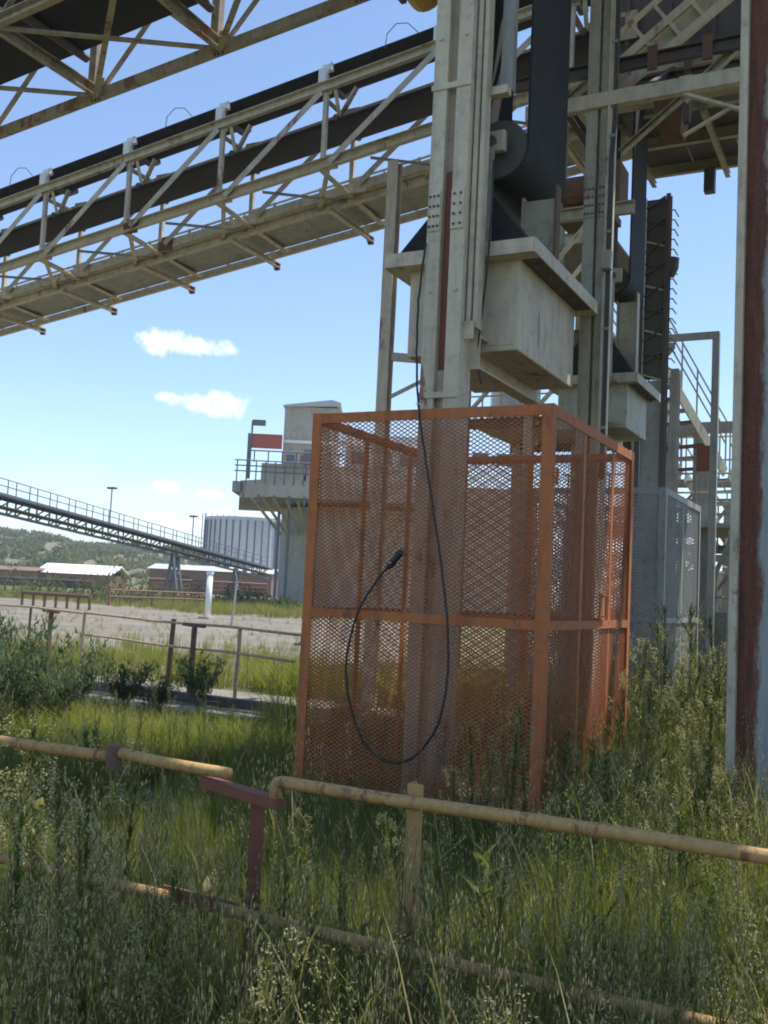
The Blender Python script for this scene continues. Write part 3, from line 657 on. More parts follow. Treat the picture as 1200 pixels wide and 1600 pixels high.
for x in (-3.4, -1.6, -.35, .9): MB().ibeam((x, 11.8, 0), (x, 11.8, 3.1), .2, .18, .016, (0, 1, 0)).build('leg', GREYST, pl)
for x, y in ((-1.75, 12.6), (-1.15, 12.6)): MB().ibeam((x, y, 3.2), (x, y, 5.2), .16, .16, .014, (0, 1, 0)).build('leg', GREYST, pl)
MB().box(-2.6, -.3, 12.5, 12.7, 5.0, 5.2).build('cross_beam', GREYST, pl)
for a in ((-1.6, .1, -.35, 3.0), (-.35, .1, .9, 3.0), (.9, .2, -.35, 3.0)): MB().angle((a[0], 11.75, a[1]), (a[2], 11.75, a[3]), .09).build('brace', GREYST, pl)
MB().box(-.9, .2, 12.2, 13.4, 0, 1.6).build('pump_box', GREYST, pl)
stt = thing('screening_tower', 'pale braced steel tower of posts and railed decks beyond the open stair', 'building', (0, 17, 0))
for x in (-2.6, -1.5, -.6, .4, 1.6):
    for y in (15.0, 19.0): MB().ibeam((x, y, 0), (x, y, 4.4), .18, .18, .016, (0, 1, 0)).build('column', GREYST, stt)
for z in (1.4, 2.9, 4.3):
    for y in (15.0, 19.0): MB().channel((-2.8, y-.1, z), (1.8, y-.1, z), .18, .07).build('floor_beam', GREYST if z > 2 else RUSTY, stt)
    for dz in (.5, 1.0): MB().tube([(-2.8, 14.85, z+dz), (1.8, 14.85, z+dz)], .022, 5).build('hand_rail', CREAM2, stt)
    for k in range(12): MB().tube([(-2.7+k*.4, 14.85, z), (-2.7+k*.4, 14.85, z+1.0)], .02, 5).build('rail_post', CREAM2, stt)
for k in range(4):
    x = (-2.6, -1.5, -.6, .4)[k]; x2 = (-1.5, -.6, .4, 1.6)[k]
    for z in (.1, 1.5, 3.0):
        MB().angle((x, 14.95, z), (x2, 14.95, z+1.25), .07).build('brace', GREYST, stt); MB().angle((x2, 18.95, z), (x, 18.95, z+1.25), .07).build('brace', GREYST, stt)
for x0_, x1_, z0_, z1_ in ((-2.5, -1.2, 0, 1.3), (-.3, 1.0, 0, 2.6), (-1.2, -.5, 1.5, 2.6)): MB().box(x0_, x1_, 16.2, 17.4, z0_, z1_).build('machine_housing', CREAM2, stt, bevel=.03)
MB().box(-3, 4, 19.3, 19.4, 0, 2.6).build('rear_wall', CLAD, stt)
# plant block behind the columns, glimpsed between weights and belts
pb_ = thing('process_building', 'weathered steel process frame with rusty beams and open floors, glimpsed between the columns', 'building', (-5, 14, 0))
for x in (-6.2, -4.7, -3.2):
    for y in (13.0, 16.5): MB().ibeam((x, y, 0), (x, y, 9.4), .2, .2, .016, (0, 1, 0)).build('column', CREAM2, pb_)
for z in (5.4, 7.2, 9.3):
    for y in (13.0, 16.5): MB().channel((-6.4, y, z), (-3.0, y, z), .22, .08).build('floor_beam', RUSTY if z < 9 else CREAM2, pb_)
    MB().box(-6.3, -3.1, 13.1, 16.4, z+.06, z+.1).build('floor', DARKST, pb_)
    for k in range(8): MB().tube([(-6.2+k*.43, 12.95, z+.1), (-6.2+k*.43, 12.95, z+1.1)], .02, 5).build('rail_post', CREAM, pb_)
    for dz in (.6, 1.1): MB().tube([(-6.3, 12.95, z+dz), (-3.1, 12.95, z+dz)], .02, 5).build('hand_rail', CREAM, pb_)
MB().tube([(-5.4, 14, 5.6), (-5.4, 14, 7.0)], .55, 16).build('tank', WHITEP, pb_)
for a in ((-6.2, 5.5, -4.7, 7.1), (-4.7, 5.5, -3.2, 7.1), (-4.7, 7.4, -3.2, 9.2)): MB().angle((a[0], 12.9, a[1]), (a[2], 12.9, a[3]), .1).build('brace', CREAM, pb_)

# ------------------------------------------------------------------ hanging cables
U_ = random.uniform
def spline(pts, n=7):
    P = [Vector(p) for p in pts]; out = []
    for i in range(len(P)-1):
        a, b, c, d = P[max(0, i-1)], P[i], P[i+1], P[min(len(P)-1, i+2)]
        for k in range(n):
            u = k/n; out.append(.5*((2*b)+(c-a)*u+(2*a-5*b+4*c-d)*u*u+(3*b-a-3*c+d)*u**3))
    return out+[P[-1]]
def onY(px, py, y):
    r = CM @ Vector(((px-600)/F, -(py-800)/F, -1)); return CAM+r*((y-CAM.y)/r.y)
hc = thing('hanging_cable', 'loose black cable looped down the front of the orange cage', 'cable', tuple(onY(620, 1190, -.05)))
pts = [onY(665, 380, .40), onY(654, 470, .34), onY(651, 560, .2), onY(654, 632, -.02), onY(662, 700, -.04), onY(676, 790, -.05), onY(690, 890, -.05), onY(700, 985, -.06), onY(697, 1075, -.06), onY(680, 1140, -.07),
       onY(645, 1183, -.07), onY(605, 1190, -.07), onY(568, 1160, -.06), onY(547, 1100, -.06), onY(541, 1035, -.06), onY(556, 965, -.05), onY(585, 912, -.04), onY(612, 880, -.03)]
spl = [p+Vector((U_(-.0035, .0035), 0, U_(-.003, .003))) for p in spline(pts)]
MB().tube(spl, .0098, 8).build('cable_run', CABLEM, hc, smooth=True)
pe = pts[-1]; pd = (pts[-1]-pts[-2]).normalized()
MB().tube([pe-pd*.05, pe-pd*.03, pe+pd*.10, pe+pd*.13], [.014, .026, .028, .016], 10).build('plug', CABLEM, hc)
for q in (pts[-1], pts[3]): MB().tube([q+Vector((-.016, -.02, 0)), q+Vector((0, -.026, .004)), q+Vector((.018, -.016, 0)), q+Vector((.02, .05, 0))], .004, 5).build('cable_tie', WHITEP, hc)
h2 = thing('drop_cable', 'thin dark cable dropping past the face of the large weight box', 'cable', tuple(onY(745, 600, .6)))
MB().tube(spline([onY(771, 250, .62), onY(768, 330, .62), onY(760, 430, .63), onY(752, 500, .64), onY(746, 560, .66), onY(752, 600, .7)]), .009, 6).build('cable_run', CABLEM, h2, smooth=True)

# ------------------------------------------------------------------ near handrail
RY = -4.1
nr = thing('pipe_handrail', 'ochre pipe handrail with a broken joint and red-brown posts among tall weeds', 'handrail', (0, RY, 0))
def rail(x0, x1, z0, z1, nm='top_rail', r=.0205, m=YELLOW, y=RY): return MB().tube([(x0, y, z0), ((x0*2+x1)/3, y+.004, z0+(z1-z0)/3-.006), ((x0+2*x1)/3, y-.003, z0+2*(z1-z0)/3-.003), (x1, y, z1)], r, 12).build(nm, m, nr, smooth=True)
rail(-3.2, -.30, 1.03, 1.045); rail(-.27, .215, 1.065, 1.05)
MB().tube([(.40, RY+.005, .97), (.40, RY+.005, 1.03), (.408, RY+.004, 1.045), (.43, RY, 1.05)]+[(x, RY, 1.05-.004*math.sin(x*3)) for x in (.8, 1.2, 1.6, 2.0, 2.6)], .0205, 12).build('top_rail', YELLOW, nr, smooth=True)
MB().beam((.10, RY+.01, 1.01), (.42, RY+.01, .975), .05, .035).build('joiner_bar', REDB, nr, label='red joiner bar bolted under the rail gap')
MB().tube([(-.30, RY, 1.0), (-.30, RY, 1.09)], .03, 10).build('clamp', RUSTY, nr)
rail(-3.2, -.02, .605, .60, 'middle_rail'); rail(.20, 2.6, .60, .60, 'middle_rail')
MB().beam((-.06, RY+.03, .60), (.26, RY+.03, .595), .012, .05).build('joiner_bar', REDB, nr)
for x, m, top in ((.315, REDB, .99), (.90, YELLOW, 1.10), (-1.5, YELLOW, 1.06), (2.1, YELLOW, 1.06)):
    MB().beam((x, RY+.035, 0), (x, RY+.035, top), .05, .012, (0, 1, 0)).beam((x-.022, RY+.06, 0), (x-.022, RY+.06, top), .006, .05, (0, 1, 0)).build('post', m, nr); po = bpy.data.objects[C.objects[-1].name]
    MB().box(x-.07, x+.07, RY-.03, RY+.10, 0, .012).build('foot_plate', m, po)
    for zz in (.60, 1.0):
        if zz < top: MB().tube([(x, RY-.002, zz+.045), (x, RY+.034, zz+.045)], .010, 6).build('bolt', RUSTY, po)

# ------------------------------------------------------------------ second handrail
mr_ = thing('pipe_handrail', 'weathered thin handrail with mixed leaning posts along the pale gravel yard', 'handrail', (-9, 6.5, 0))
ma, mbv = Vector((-15.4, 7.75, 0)), Vector((-4.75, 4.85, 0))
def mpt(px, z, dy=0):
    r = CM @ Vector(((px-600)/F, -(980-800)/F, -1)); n2 = Vector((mbv.y-ma.y, -(mbv.x-ma.x), 0)); t_ = (ma-CAM).dot(n2)/r.dot(n2); p = CAM+r*t_; return Vector((p.x, p.y+dy, z))
for z, a, b in ((1.05, -120, 128), (1.035, 131, 468), (.66, 130, 462)):
    P = [mpt(a+(b-a)*k/6, z+.012*math.sin(k*1.7+z)) for k in range(7)]
    MB().tube(P, .02, 8).build('top_rail' if z > .9 else 'middle_rail', MIDRAIL, mr_, smooth=True)
MB().tube([mpt(468, 1.035), mpt(472, 1.02), mpt(473, .95), mpt(470, .90), mpt(462, .89)], .02, 8).build('end_loop', MIDRAIL, mr_, smooth=True)
for px, lean, top, wd, m in ((42, .02, 1.06, .05, RUSTY), (125, .05, 1.07, .06, MIDRAIL), (264, .05, 1.08, .085, RUSTY), (370, .03, 1.06, .055, MIDRAIL), (-60, 0, 1.05, .05, RUSTY)):
    p = mpt(px, 0, .05); MB().beam(p, p+Vector((lean, 0, top)), wd, .02, (0, 1, 0)).build('post', m, mr_)
for px in (85, 310):
    p = mpt(px, 0, -.12); MB().beam(p, p+Vector((.02, 0, 1.0)), .06, .06, (0, 1, 0)).build('post', RUSTY, mr_)
    MB().beam(p+Vector((-.24, .07, 1.03)), p+Vector((.24, -.05, 1.02)), .07, .05).build('joiner_bar', RUSTY, mr_)
# dark skid beam lying along the pad edge
tag(MB().beam((-8.6, 4.55, .06), (-4.7, 4.45, .06), .12, .12).build('timber_kerb', DARKST, loc=(-6.6, 4.5, 0)), 'dark weathered beam lying along the concrete pad edge', 'beam')
tag(MB().beam((-6.3, 4.2, .04), (-5.6, 4.62, .05), .05, .05).build('loose_bar', RUSTY, loc=(-6, 4.4, 0)), 'short rusty bar dropped against the dark beam on the pad', 'bar')

# ------------------------------------------------------------------ far yard
def ray_ground(px, py, z=0):
    r = CM @ Vector(((px-600)/F, -(py-800)/F, -1)); return CAM+r*((z-CAM.z)/r.z)
# white stand pipe
wp = thing('stand_pipe', 'white painted stand pipe rising from the edge of the gravel yard', 'pipe', tuple(ground(334, 46)))
p = ground(334, 46); zt = zat(898, 336, 46)
MB().tube([p, (p.x, p.y, zt)], .14, 12).build('pipe', WHITEP, wp, smooth=True); MB().tube([(p.x, p.y, zt), (p.x, p.y, zt+.12)], .17, 12).build('cap', WHITEP, wp); MB().box(p.x-.3, p.x+.3, p.y-.3, p.y+.3, 0, .1).build('footing', CONC, wp)
tag(MB().tube([ground(372, 40), ground(376, 40, zat(912, 376, 40))], .045, 8).build('marker_pole', CONC, loc=tuple(ground(372, 40))), 'thin pale pole standing beside the white stand pipe', 'pole')
# concrete tower with cantilever deck
TD = 76.0
def tp(px, py, d=TD): return at(px, py, d)
def tpx(px, d=TD): return ground(px, d)
tw = thing('process_tower', 'pale concrete tower with a cantilevered railed deck and white plant room', 'building', tuple(tpx(480)))
def fbox(px0, px1, z0, z1, d0, dl):
    """box facing the camera yaw: spans px0..px1 at depth d0, goes dl metres back"""
    a = tpx(px0, d0); b = tpx(px1, d0); f = FWD*dl
    return [Vector((a.x, a.y, z0)), Vector((b.x, b.y, z0)), Vector((b.x+f.x, b.y+f.y, z0)), Vector((a.x+f.x, a.y+f.y, z0))], Vector((0, 0, z1-z0))
def fb(mb, *a): pts_, d_ = fbox(*a); return mb.prism(pts_, d_)
zz = lambda py, px=440, d=TD: zat(py, px, d)
zd0, zd1 = zz(788), zz(755)
sb = MB(); sb.tube([Vector((*tpx(560, TD+6).xy, 0)), Vector((*tpx(560, TD+6).xy, zd0))], 6.3, 40); sb.build('silo_body', CONC, tw, smooth=False)
dk = MB(); pts_ = [tpx(372, TD-1), tpx(420, TD-3), tpx(700, TD-3), tpx(700, TD+12), tpx(372, TD+12)]
dk.prism([Vector((p.x, p.y, zd0+.3)) for p in pts_], (0, 0, zd1-zd0-.3)); dk.build('deck', CONC, tw)
for px0, px1 in ((404, 470), (475, 640)): b = MB(); fb(b, px0, px1, zd1+.002, zz(730), TD-2.6, 8); b.build('parapet_block', CONC, tw)
b = MB(); fb(b, 360, 373, zd0+.7, zd0+1.5, TD-1.5, 6); b.build('deck_box', GREYST, tw)
for k in range(9):
    p = tpx(366+k*15, TD-3.1); MB().tube([(p.x, p.y, zd1-.4), (p.x, p.y, zd1+1.3)], .05, 5).build('rail_post', FARST, tw)
for dz in (.5, .9, 1.3):
    p, q = tpx(362, TD-3.1), tpx(492, TD-3.1); MB().tube([(p.x, p.y, zd1+dz), (q.x, q.y, zd1+dz)], .05, 5).build('hand_rail', FARST, tw)
for k in range(7):
    p = tpx(392+k*22, TD-2.8); MB().tube([(p.x, p.y, zz(730)), (p.x, p.y, zz(712))], .05, 5).build('rail_post', FARST, tw)
p, q = tpx(385, TD-2.8), tpx(530, TD-2.8); MB().tube([(p.x, p.y, zz(712)), (q.x, q.y, zz(712))], .06, 5).build('hand_rail', FARST, tw)
b = MB(); fb(b, 436, 520, zz(728), zz(631, 440), TD, 4); b.build('plant_room', CONC, tw); room = C.objects[-1]
b = MB(); a0 = tpx(433, TD-.3); a1 = tpx(510, TD-.3); a2 = tpx(524, TD-.3); f = FWD*4.6
za = zz(630); b.prism([Vector((a0.x, a0.y, za)), Vector((a1.x, a1.y, za+.55)), Vector((a2.x, a2.y, za+.35)), Vector((a2.x, a2.y, za+.1)), Vector((a0.x, a0.y, za-.12))], f); b.build('roof', CLAD, room)
b = MB(); fb(b, 437, 530, zz(690), zz(685), TD-.15, .1); b.build('string_course', WHITEP, room)
b = MB(); fb(b, 384, 434, zz(703), zz(681), TD-1.2, .3); b.build('sign_board', paint('faded_red_board', (.42, .10, .06), .2, .3), tw, label='faded red board beside the plant room')
b = MB(); fb(b, 380, 386, zz(752), zz(681), TD-1.3, .3); b.build('board_post', FARST, tw)
lp = MB(); p = tpx(386, TD-1.4); lp.tube([(p.x, p.y, zz(681)), (p.x, p.y, zz(662))], .07, 6); lp.build('lamp_post', FARST, tw); lpo = C.objects[-1]
b = MB(); fb(b, 386, 406, zz(668), zz(660), TD-1.5, .5); b.build('lamp_head', FARST, lpo)
b = MB(); fb(b, 560, 840, 0, zz(742), TD+2, 12); b.build('annex', CONC, tw)
b = MB(); fb(b, 536, 700, zz(742), zz(655), TD+5, 8); b.build('annex_upper', CLAD, tw); annu = C.objects[-1]
for k in range(7):
    b = MB(); fb(b, 545+k*38, 570+k*38, zz(705), zz(685), TD+1.8 if k > 4 else TD+4.8, .15); b.build('window', FARST, annu)
for k in range(3):
    b = MB(); fb(b, 520+k*60, 562+k*60, zz(674), zz(668), TD+4.6, .3); b.build('pipe_run', WHITEP, tw)
for k in range(6):
    p = tpx(392+k*18, TD-2.2); q = tpx(440+k*10, TD+1.5); MB().beam((p.x, p.y, zd0+.2), (q.x, q.y, zd0-2.2), .16, .16).build('support_bracket', CONC, tw)
for k in range(5):
    p = tpx(378+k*24, TD-3.3); MB().tube([(p.x, p.y, zd0-.3), (p.x, p.y, zd0+.4)], .08, 6).build('drain_spout', FARST, tw)
for px in (436, 452): p = tpx(px, TD-.6); MB().tube([(p.x, p.y, .2), (p.x, p.y, zd0)], .12, 8).build('down_pipe', FARST, tw)
for k in range(3): b = MB(); fb(b, 442+k*22, 455+k*22, zz(729), zz(716), TD-2.9, .2); b.build('equipment_box', (FARST, FARRUST, GREYST)[k], tw)
b = MB(); fb(b, 470, 486, zz(728), zz(700), TD-.1, .05); b.build('door', FARST, tw)
# ribbed silo behind
SD = 150.0
sl_ = thing('storage_silo', 'large grey ribbed storage silo with a ladder, beyond the far conveyor', 'silo', tuple(ground(385, SD)))
c0 = ground(392, SD+7); ht = zat(812, 380, SD); rad = 7.0
b = MB(); b.tube([(c0.x, c0.y, 0), (c0.x, c0.y, ht)], rad, 36); b.build('shell', CLAD, sl_); shl = C.objects[-1]
b = MB(); b.tube([(c0.x, c0.y, ht), (c0.x, c0.y, ht+.5)], rad+.15, 36); b.build('roof_rim', CLAD, sl_)
for k in range(20):
    a = HEAD+math.pi*1.5+(k-9.5)*.16; MB().beam((c0.x+math.cos(a)*(rad+.06), c0.y+math.sin(a)*(rad+.06), 0), (c0.x+math.cos(a)*(rad+.06), c0.y+math.sin(a)*(rad+.06), ht), .16, .16, (0, 1, 0)).build('rib', FARST, shl)
pL = ground(317, SD+4); 
for dx in (0, .5): MB().tube([(pL.x+dx, pL.y, 0), (pL.x+dx, pL.y, ht+1)], .07, 5).build('ladder_rail', FARST, sl_)
for k in range(6):
    q = ground(322+k*9, SD+5); MB().tube([(q.x, q.y, ht), (q.x, q.y, ht+1.1)], .06, 4).build('rail_post', FARST, sl_)
# sheds
def shed(label, px0, px1, d, dl, eave, rise, wm, rm, ndoor, name='shed'):
    t = thing(name, label, 'shed', tuple(ground((px0+px1)/2, d)))
    a, b2 = ground(px0, d), ground(px1, d); f = FWD*dl; h = Vector((0, 0, eave))
    MB().prism([a, b2, b2+f, a+f], h).build('wall', wm, t)
    e = (b2-a).normalized()*.4
    MB().prism([a-e-FWD*.4+h+Vector((0, 0, .02)), a-e+f/2+h+Vector((0, 0, rise)), a-e+f+h+Vector((0, 0, .02)), a-e+f/2+h+Vector((0, 0, rise-.25))], (b2-a)+e*2).build('roof', rm, t)
    for k in range(ndoor):
        p0 = a.lerp(b2, (k+.3)/ndoor)-FWD*.06; p1 = a.lerp(b2, (k+.62)/ndoor)-FWD*.06
        MB().prism([p0, p1, p1+FWD*.05, p0+FWD*.05], (0, 0, eave*.75)).build('door', DARKST if k % 2 else FARRUST, t)
    return t
shed('low brown shed with a bright white roof below the hill', 66, 178, 130, 9, 1.9, 1.3, FARRUST, WHITEP, 3)
shed('long rust brown shed at the foot of the hill', -260, 60, 128, 8, 2.0, .5, FARRUST, FARRUST, 7)
shed('rusty open plant shed under the descending conveyor', 240, 430, 140, 10, 3.2, .8, FARRUST, CLAD, 5)
# descending far conveyor
fc = thing('far_conveyor', 'long blue grey conveyor on trestles sloping down towards the ribbed silo', 'conveyor', tuple(ground(200, 75)))
ca, cb = at(-260, 700, 50), at(418, 886, 112)
def fcp(t_, off=0, dz=0):
    p = ca.lerp(cb, t_); return p+FWD*off+Vector((0, 0, dz))
NB = 26
for off in (0, 1.5):
    for dz in (0, -1.25): MB().beam(fcp(0, off, dz), fcp(1, off, dz), .14, .16).build('chord', FARST, fc)
    for k in range(NB):
        MB().beam(fcp(k/NB, off, 0), fcp(k/NB, off, -1.25), .09, .09, (0, 1, 0)).build('vertical_strut', FARST, fc)
        MB().beam(fcp(k/NB, off, -1.25), fcp((k+1)/NB, off, 0), .08, .08).build('diagonal_strut', FARST, fc)
    for dz in (.55, 1.0): MB().beam(fcp(0, off-.1, dz), fcp(1, off-.1, dz), .05, .05).build('hand_rail', FARST, fc)
    for k in range(0, NB, 1): MB().beam(fcp(k/NB, off-.1, 0), fcp(k/NB, off-.1, 1.0), .05, .05, (0, 1, 0)).build('rail_post', FARST, fc)
MB().beam(fcp(0, .75, -.25), fcp(1, .75, -.25), 1.1, .1).build('belt', RUBBER, fc)
MB().beam(fcp(0, .75, -.85), fcp(1, .75, -.85), 1.1, .06).build('return_belt', DARKST, fc)
for t_ in (.12, .62, .85):
    for off in (-.3, 1.8):
        p = fcp(t_, off, -1.25); MB().beam((p.x-.8, p.y, 0), p, .22, .22, (0, 1, 0)).build('trestle_leg', FARST, fc); MB().beam((p.x+.8, p.y, 0), p, .22, .22, (0, 1, 0)).build('trestle_leg', FARST, fc)
    p = fcp(t_, .75, -1.25); MB().beam((p.x-.6, p.y, p.z*.4), (p.x+.5, p.y, p.z*.6), .15, .15).build('trestle_brace', FARST, fc)
for t_, px, py in ((.44, 37, 735), (.68, 198, 788)):
    p = fcp(t_, -.2, 0)
    q = thing('lamp_post', 'thin lamp post on the far conveyor, '+('at the higher end' if t_ < .5 else 'midway down above a trestle'), 'lamp', tuple(p), 'lamps on the far conveyor')
    MB().tube([p, p+Vector((0, 0, 2.7))], .05, 6).build('pole', FARST, q); MB().box(p.x-.35, p.x+.35, p.y-.2, p.y+.2, p.z+2.7, p.z+2.85).build('lamp_head', FARST, q)
# pipe racks and low fences across the yard
def rack(label, px0, px1, d0, d1, z, n, m, r=.12, extra=0):
    t = thing('pipe_rack', label, 'pipe rack', tuple(ground((px0+px1)/2, (d0+d1)/2)))
    P = [ground(px0+(px1-px0)*k/n, d0+(d1-d0)*k/n) for k in range(n+1)]
    for k, p in enumerate(P): MB().beam(p, p+Vector((0, 0, z)), .1, .1, (0, 1, 0)).build('support', m, t)
    for e in range(1+extra): MB().tube([P[0]+Vector((0, 0, z+.05-e*.4)), P[-1]+Vector((0, 0, z+.05-e*.4))], r, 8).build('pipe', m, t)
    return t
rack('dark low pipeline on many supports in front of the brown shed', -200, 152, 88, 84, 1.15, 26, DARKST, .14, 1)
rack('short rusty pipe trestle among the grass by the gravel yard', 45, 150, 53, 50, .62, 6, RUSTY, .10, 0)
rack('long rusty fence of rails and posts beneath the ribbed silo', 240, 424, 95, 100, 1.7, 14, FARRUST, .09, 2)
rack('thin rail fence at the far edge of the gravel yard', 180, 330, 60, 64, .9, 9, FARRUST, .05, 1)

# ------------------------------------------------------------------ vegetation
class Veg:
    """numpy template of triangles: verts (n,3), tri index, material index"""
    def __init__(s): s.v = []; s.f = []; s.m = []
    def quad(s, a, b, c, d, m): k = len(s.v); s.v += [a, b, c, d]; s.f += [(k, k+1, k+2), (k, k+2, k+3)]; s.m += [m, m]
    def tri(s, a, b, c, m): k = len(s.v); s.v += [a, b, c]; s.f.append((k, k+1, k+2)); s.m.append(m)
    def arr(s): return np.array([tuple(p) for p in s.v], dtype=np.float32), np.array(s.f, dtype=np.int32), np.array(s.m, dtype=np.int32)
def blade(v, base, az, ln, wd, bend, m, segs=3, lean=.1):
    d = Vector((math.cos(az), math.sin(az), 0)); sd_ = Vector((-d.y, d.x, 0)); pr = None
    for k in range(segs+1):
        u = k/segs; p = base + Vector((0, 0, ln*(u-.28*bend*u*u))) + d*ln*(lean*u+bend*.62*u*u); wk = wd*(1-u)**.7*.5
        cur = (p-sd_*wk, p+sd_*wk)
        if pr:
            if k == segs: v.tri(pr[0], pr[1], p, m)
            else: v.quad(pr[0], pr[1], cur[1], cur[0], m)
        pr = cur
def stem(v, p, q, w0, m):
    d = (q-p).normalized(); a = d.cross(Vector((.3, .9, .1))).normalized()*w0/2; b = d.cross(a).normalized()*w0/2
    v.quad(p-a, p+a, q+a*.5, q-a*.5, m); v.quad(p-b, p+b, q+b*.5, q-b*.5, m)
U = random.uniform
def grass_clump(n, hmin, hmax, rad, wd, m=0, dry=.27):
    v = Veg()
    for i in range(n):
        a = U(0, 6.28); r = rad*math.sqrt(U(0, 1))
        blade(v, Vector((r*math.cos(a), r*math.sin(a), 0)), U(0, 6.28), U(hmin, hmax), wd*U(.6, 1.3), U(.05, .6), 1 if U(0, 1) < dry else m, 3, U(.0, .18))
    return v
def lush_clump(n, hmin, hmax, rad, wd):
    v = Veg()
    for i in range(n):
        a = U(0, 6.28); q = rad*math.sqrt(U(0, 1))
        blade(v, Vector((q*math.cos(a), q*math.sin(a), 0)), U(0, 6.28), U(hmin, hmax), wd*U(.6, 1.4), U(.5, 1.3), 6 if U(0, 1) < .45 else 0, 3, U(.1, .5))
    return v
def seed_stalk(h):
    v = Veg(); p = Vector((0, 0, 0)); d = Vector((U(-.12, .12), U(-.12, .12), 1)); n = 5; pts_ = []
    for k in range(n+1): u = k/n; pts_.append(Vector((d.x*h*u+U(-.006, .006), d.y*h*u+.1*u*u*U(-.5, .5), h*u)))
    for k in range(n): stem(v, pts_[k], pts_[k+1], .0045*(1-.12*k), 4)
    for k in range(5): blade(v, pts_[k % 4]+Vector((0, 0, .03)), U(0, 6.28), h*U(.2, .42), .006, U(.3, .8), 0 if U(0, 1) < .7 else 1, 3, .3)
    top = pts_[-1]
    for k in range(26):
        u = k/26; q = top+Vector((0, 0, -.22*h*u)); a = U(0, 6.28); L_ = .012+.034*u
        e = q+Vector((math.cos(a)*L_, math.sin(a)*L_, U(.02, .06))); s_ = Vector((U(-1, 1), U(-1, 1), U(-1, 1))).normalized()*.0022
        v.tri(q, e-s_*.4, e+s_*.4, 4)
        v.quad(e-s_, e+Vector((0, 0, -.008)), e+s_, e+Vector((0, 0, .012)), 3)
    return v
def bushy_weed(h, leaves, seed=.5, spread=.22, fat=1.0):
    """fleabane / goosefoot habit: upright stem, narrow leaves all the way, pale plumes at the branch ends"""
    v = Veg(); top = Vector((U(-.1, .1)*h, U(-.1, .1)*h, h)); mid_ = Vector((top.x*.3, top.y*.3, h*.5))
    def axis(u): return mid_*(2*u) if u < .5 else mid_.lerp(top, (u-.5)*2)
    for k in range(4): stem(v, axis(k/4), axis((k+1)/4), .009*(1-k*.18), 4)
    tips = [(top, h*.12)]
    nb = int(9*fat)
    for k in range(nb):
        u = .25+.7*k/nb; a = k*2.4+U(-.4, .4); ln = h*spread*(1.15-u)*U(.7, 1.3)+.04
        b0 = axis(u); e = b0+Vector((math.cos(a)*ln*.6, math.sin(a)*ln*.6, ln*U(.6, 1.1))); stem(v, b0, e, .004, 4); tips.append((e, ln*.5))
        for j in range(7):
            q = b0.lerp(e, .25+.75*j/7); aa = U(0, 6.28); blade(v, q, aa, U(.03, .06), U(.004, .008), U(.1, .8), 2, 2, .5)
    for k in range(leaves):
        u = U(.06, .97); q = axis(u); blade(v, q, k*2.399+U(-.3, .3), U(.05, .10)*(1.15-.5*u), fat*U(.0035, .0075), U(.1, .7), 2 if U(0, 1) < .93 else 1, 2, .35)
    for e, s_ in tips:
        for k in range(int(20*seed)+3):
            q = e+Vector((U(-.022, .022), U(-.022, .022), U(-.08, .03))); d = Vector((U(-1, 1), U(-1, 1), U(-.3, 1))).normalized()*U(.006, .012); s2 = d.cross(Vector((U(-1, 1), U(-1, 1), 1))).normalized()*.0035
            v.quad(q-s2, q-d*.4, q+s2, q+d, 3)
    return v
def broadleaf(h):
    v = Veg(); stem(v, Vector((0, 0, 0)), Vector((U(-.04, .04), U(-.04, .04), h)), .010, 4)
    for k in range(26):
        u = .1+.9*k/26; blade(v, Vector((0, 0, h*u)), k*2.4+U(-.4, .4), U(.09, .17)*(1.2-.7*u), U(.028, .05), U(.4, 1.1), 2 if U(0, 1) < .92 else 1, 3, .6)
    return v
def dead_stalk(h):
    v = Veg(); d = Vector((U(-.25, .25), U(-.25, .25), 1)); e = d*h; stem(v, Vector((0, 0, 0)), e, .007, 1)
    for k in range(6):
        u = .4+.6*k/6; a = U(0, 6.28); q = e*u; f_ = q+Vector((math.cos(a)*.1, math.sin(a)*.1, U(.04, .14))); stem(v, q, f_, .003, 1)
        for j in range(5): w_ = q.lerp(f_, .5+.5*j/5); blade(v, w_, U(0, 6.28), U(.015, .035), .006, .6, 1 if j % 2 else 3, 2, .5)
    return v
def shrub(h, w, n, m=5):
    v = Veg()
    for k in range(14):
        a = U(0, 6.28); e = Vector((math.cos(a)*w*U(.3, .9), math.sin(a)*w*U(.3, .9), h*U(.5, .95))); stem(v, Vector((U(-.05, .05), U(-.05, .05), 0)), e, .015, 4)
        for j in range(n//14):
            q = e*U(.3, 1.08)+Vector((U(-1, 1)*w*.16, U(-1, 1)*w*.16, U(-1, 1)*h*.1)); q.z = max(.03, q.z); blade(v, q, U(0, 6.28), U(.05, .12), U(.016, .03), U(.1, .9), m, 2, U(.3, .9))
    return v
VM = [G_GRASS, G_DRY, G_WEED, G_SEED, G_STEM, G_SHRUB, G_YEL, G_SCRUB]
def scatter(name, temps, places, label=None, **props):
    """places: rows of x, y, z, scale, rotation, template index -> one mesh object"""
    V, Fc, Mi = [], [], []; off = 0
    for x, y, z, sc, ro, ti in places:
        v, f, m = temps[int(ti)]; c_, s_ = math.cos(ro)*sc, math.sin(ro)*sc
        nv = np.empty_like(v); nv[:, 0] = v[:, 0]*c_-v[:, 1]*s_+x; nv[:, 1] = v[:, 0]*s_+v[:, 1]*c_+y; nv[:, 2] = v[:, 2]*sc+z
        V.append(nv); Fc.append(f+off); Mi.append(m); off += len(v)
    V, Fc, Mi = np.concatenate(V), np.concatenate(Fc), np.concatenate(Mi)
    return rawmesh(name, V, Fc, Mi, props)
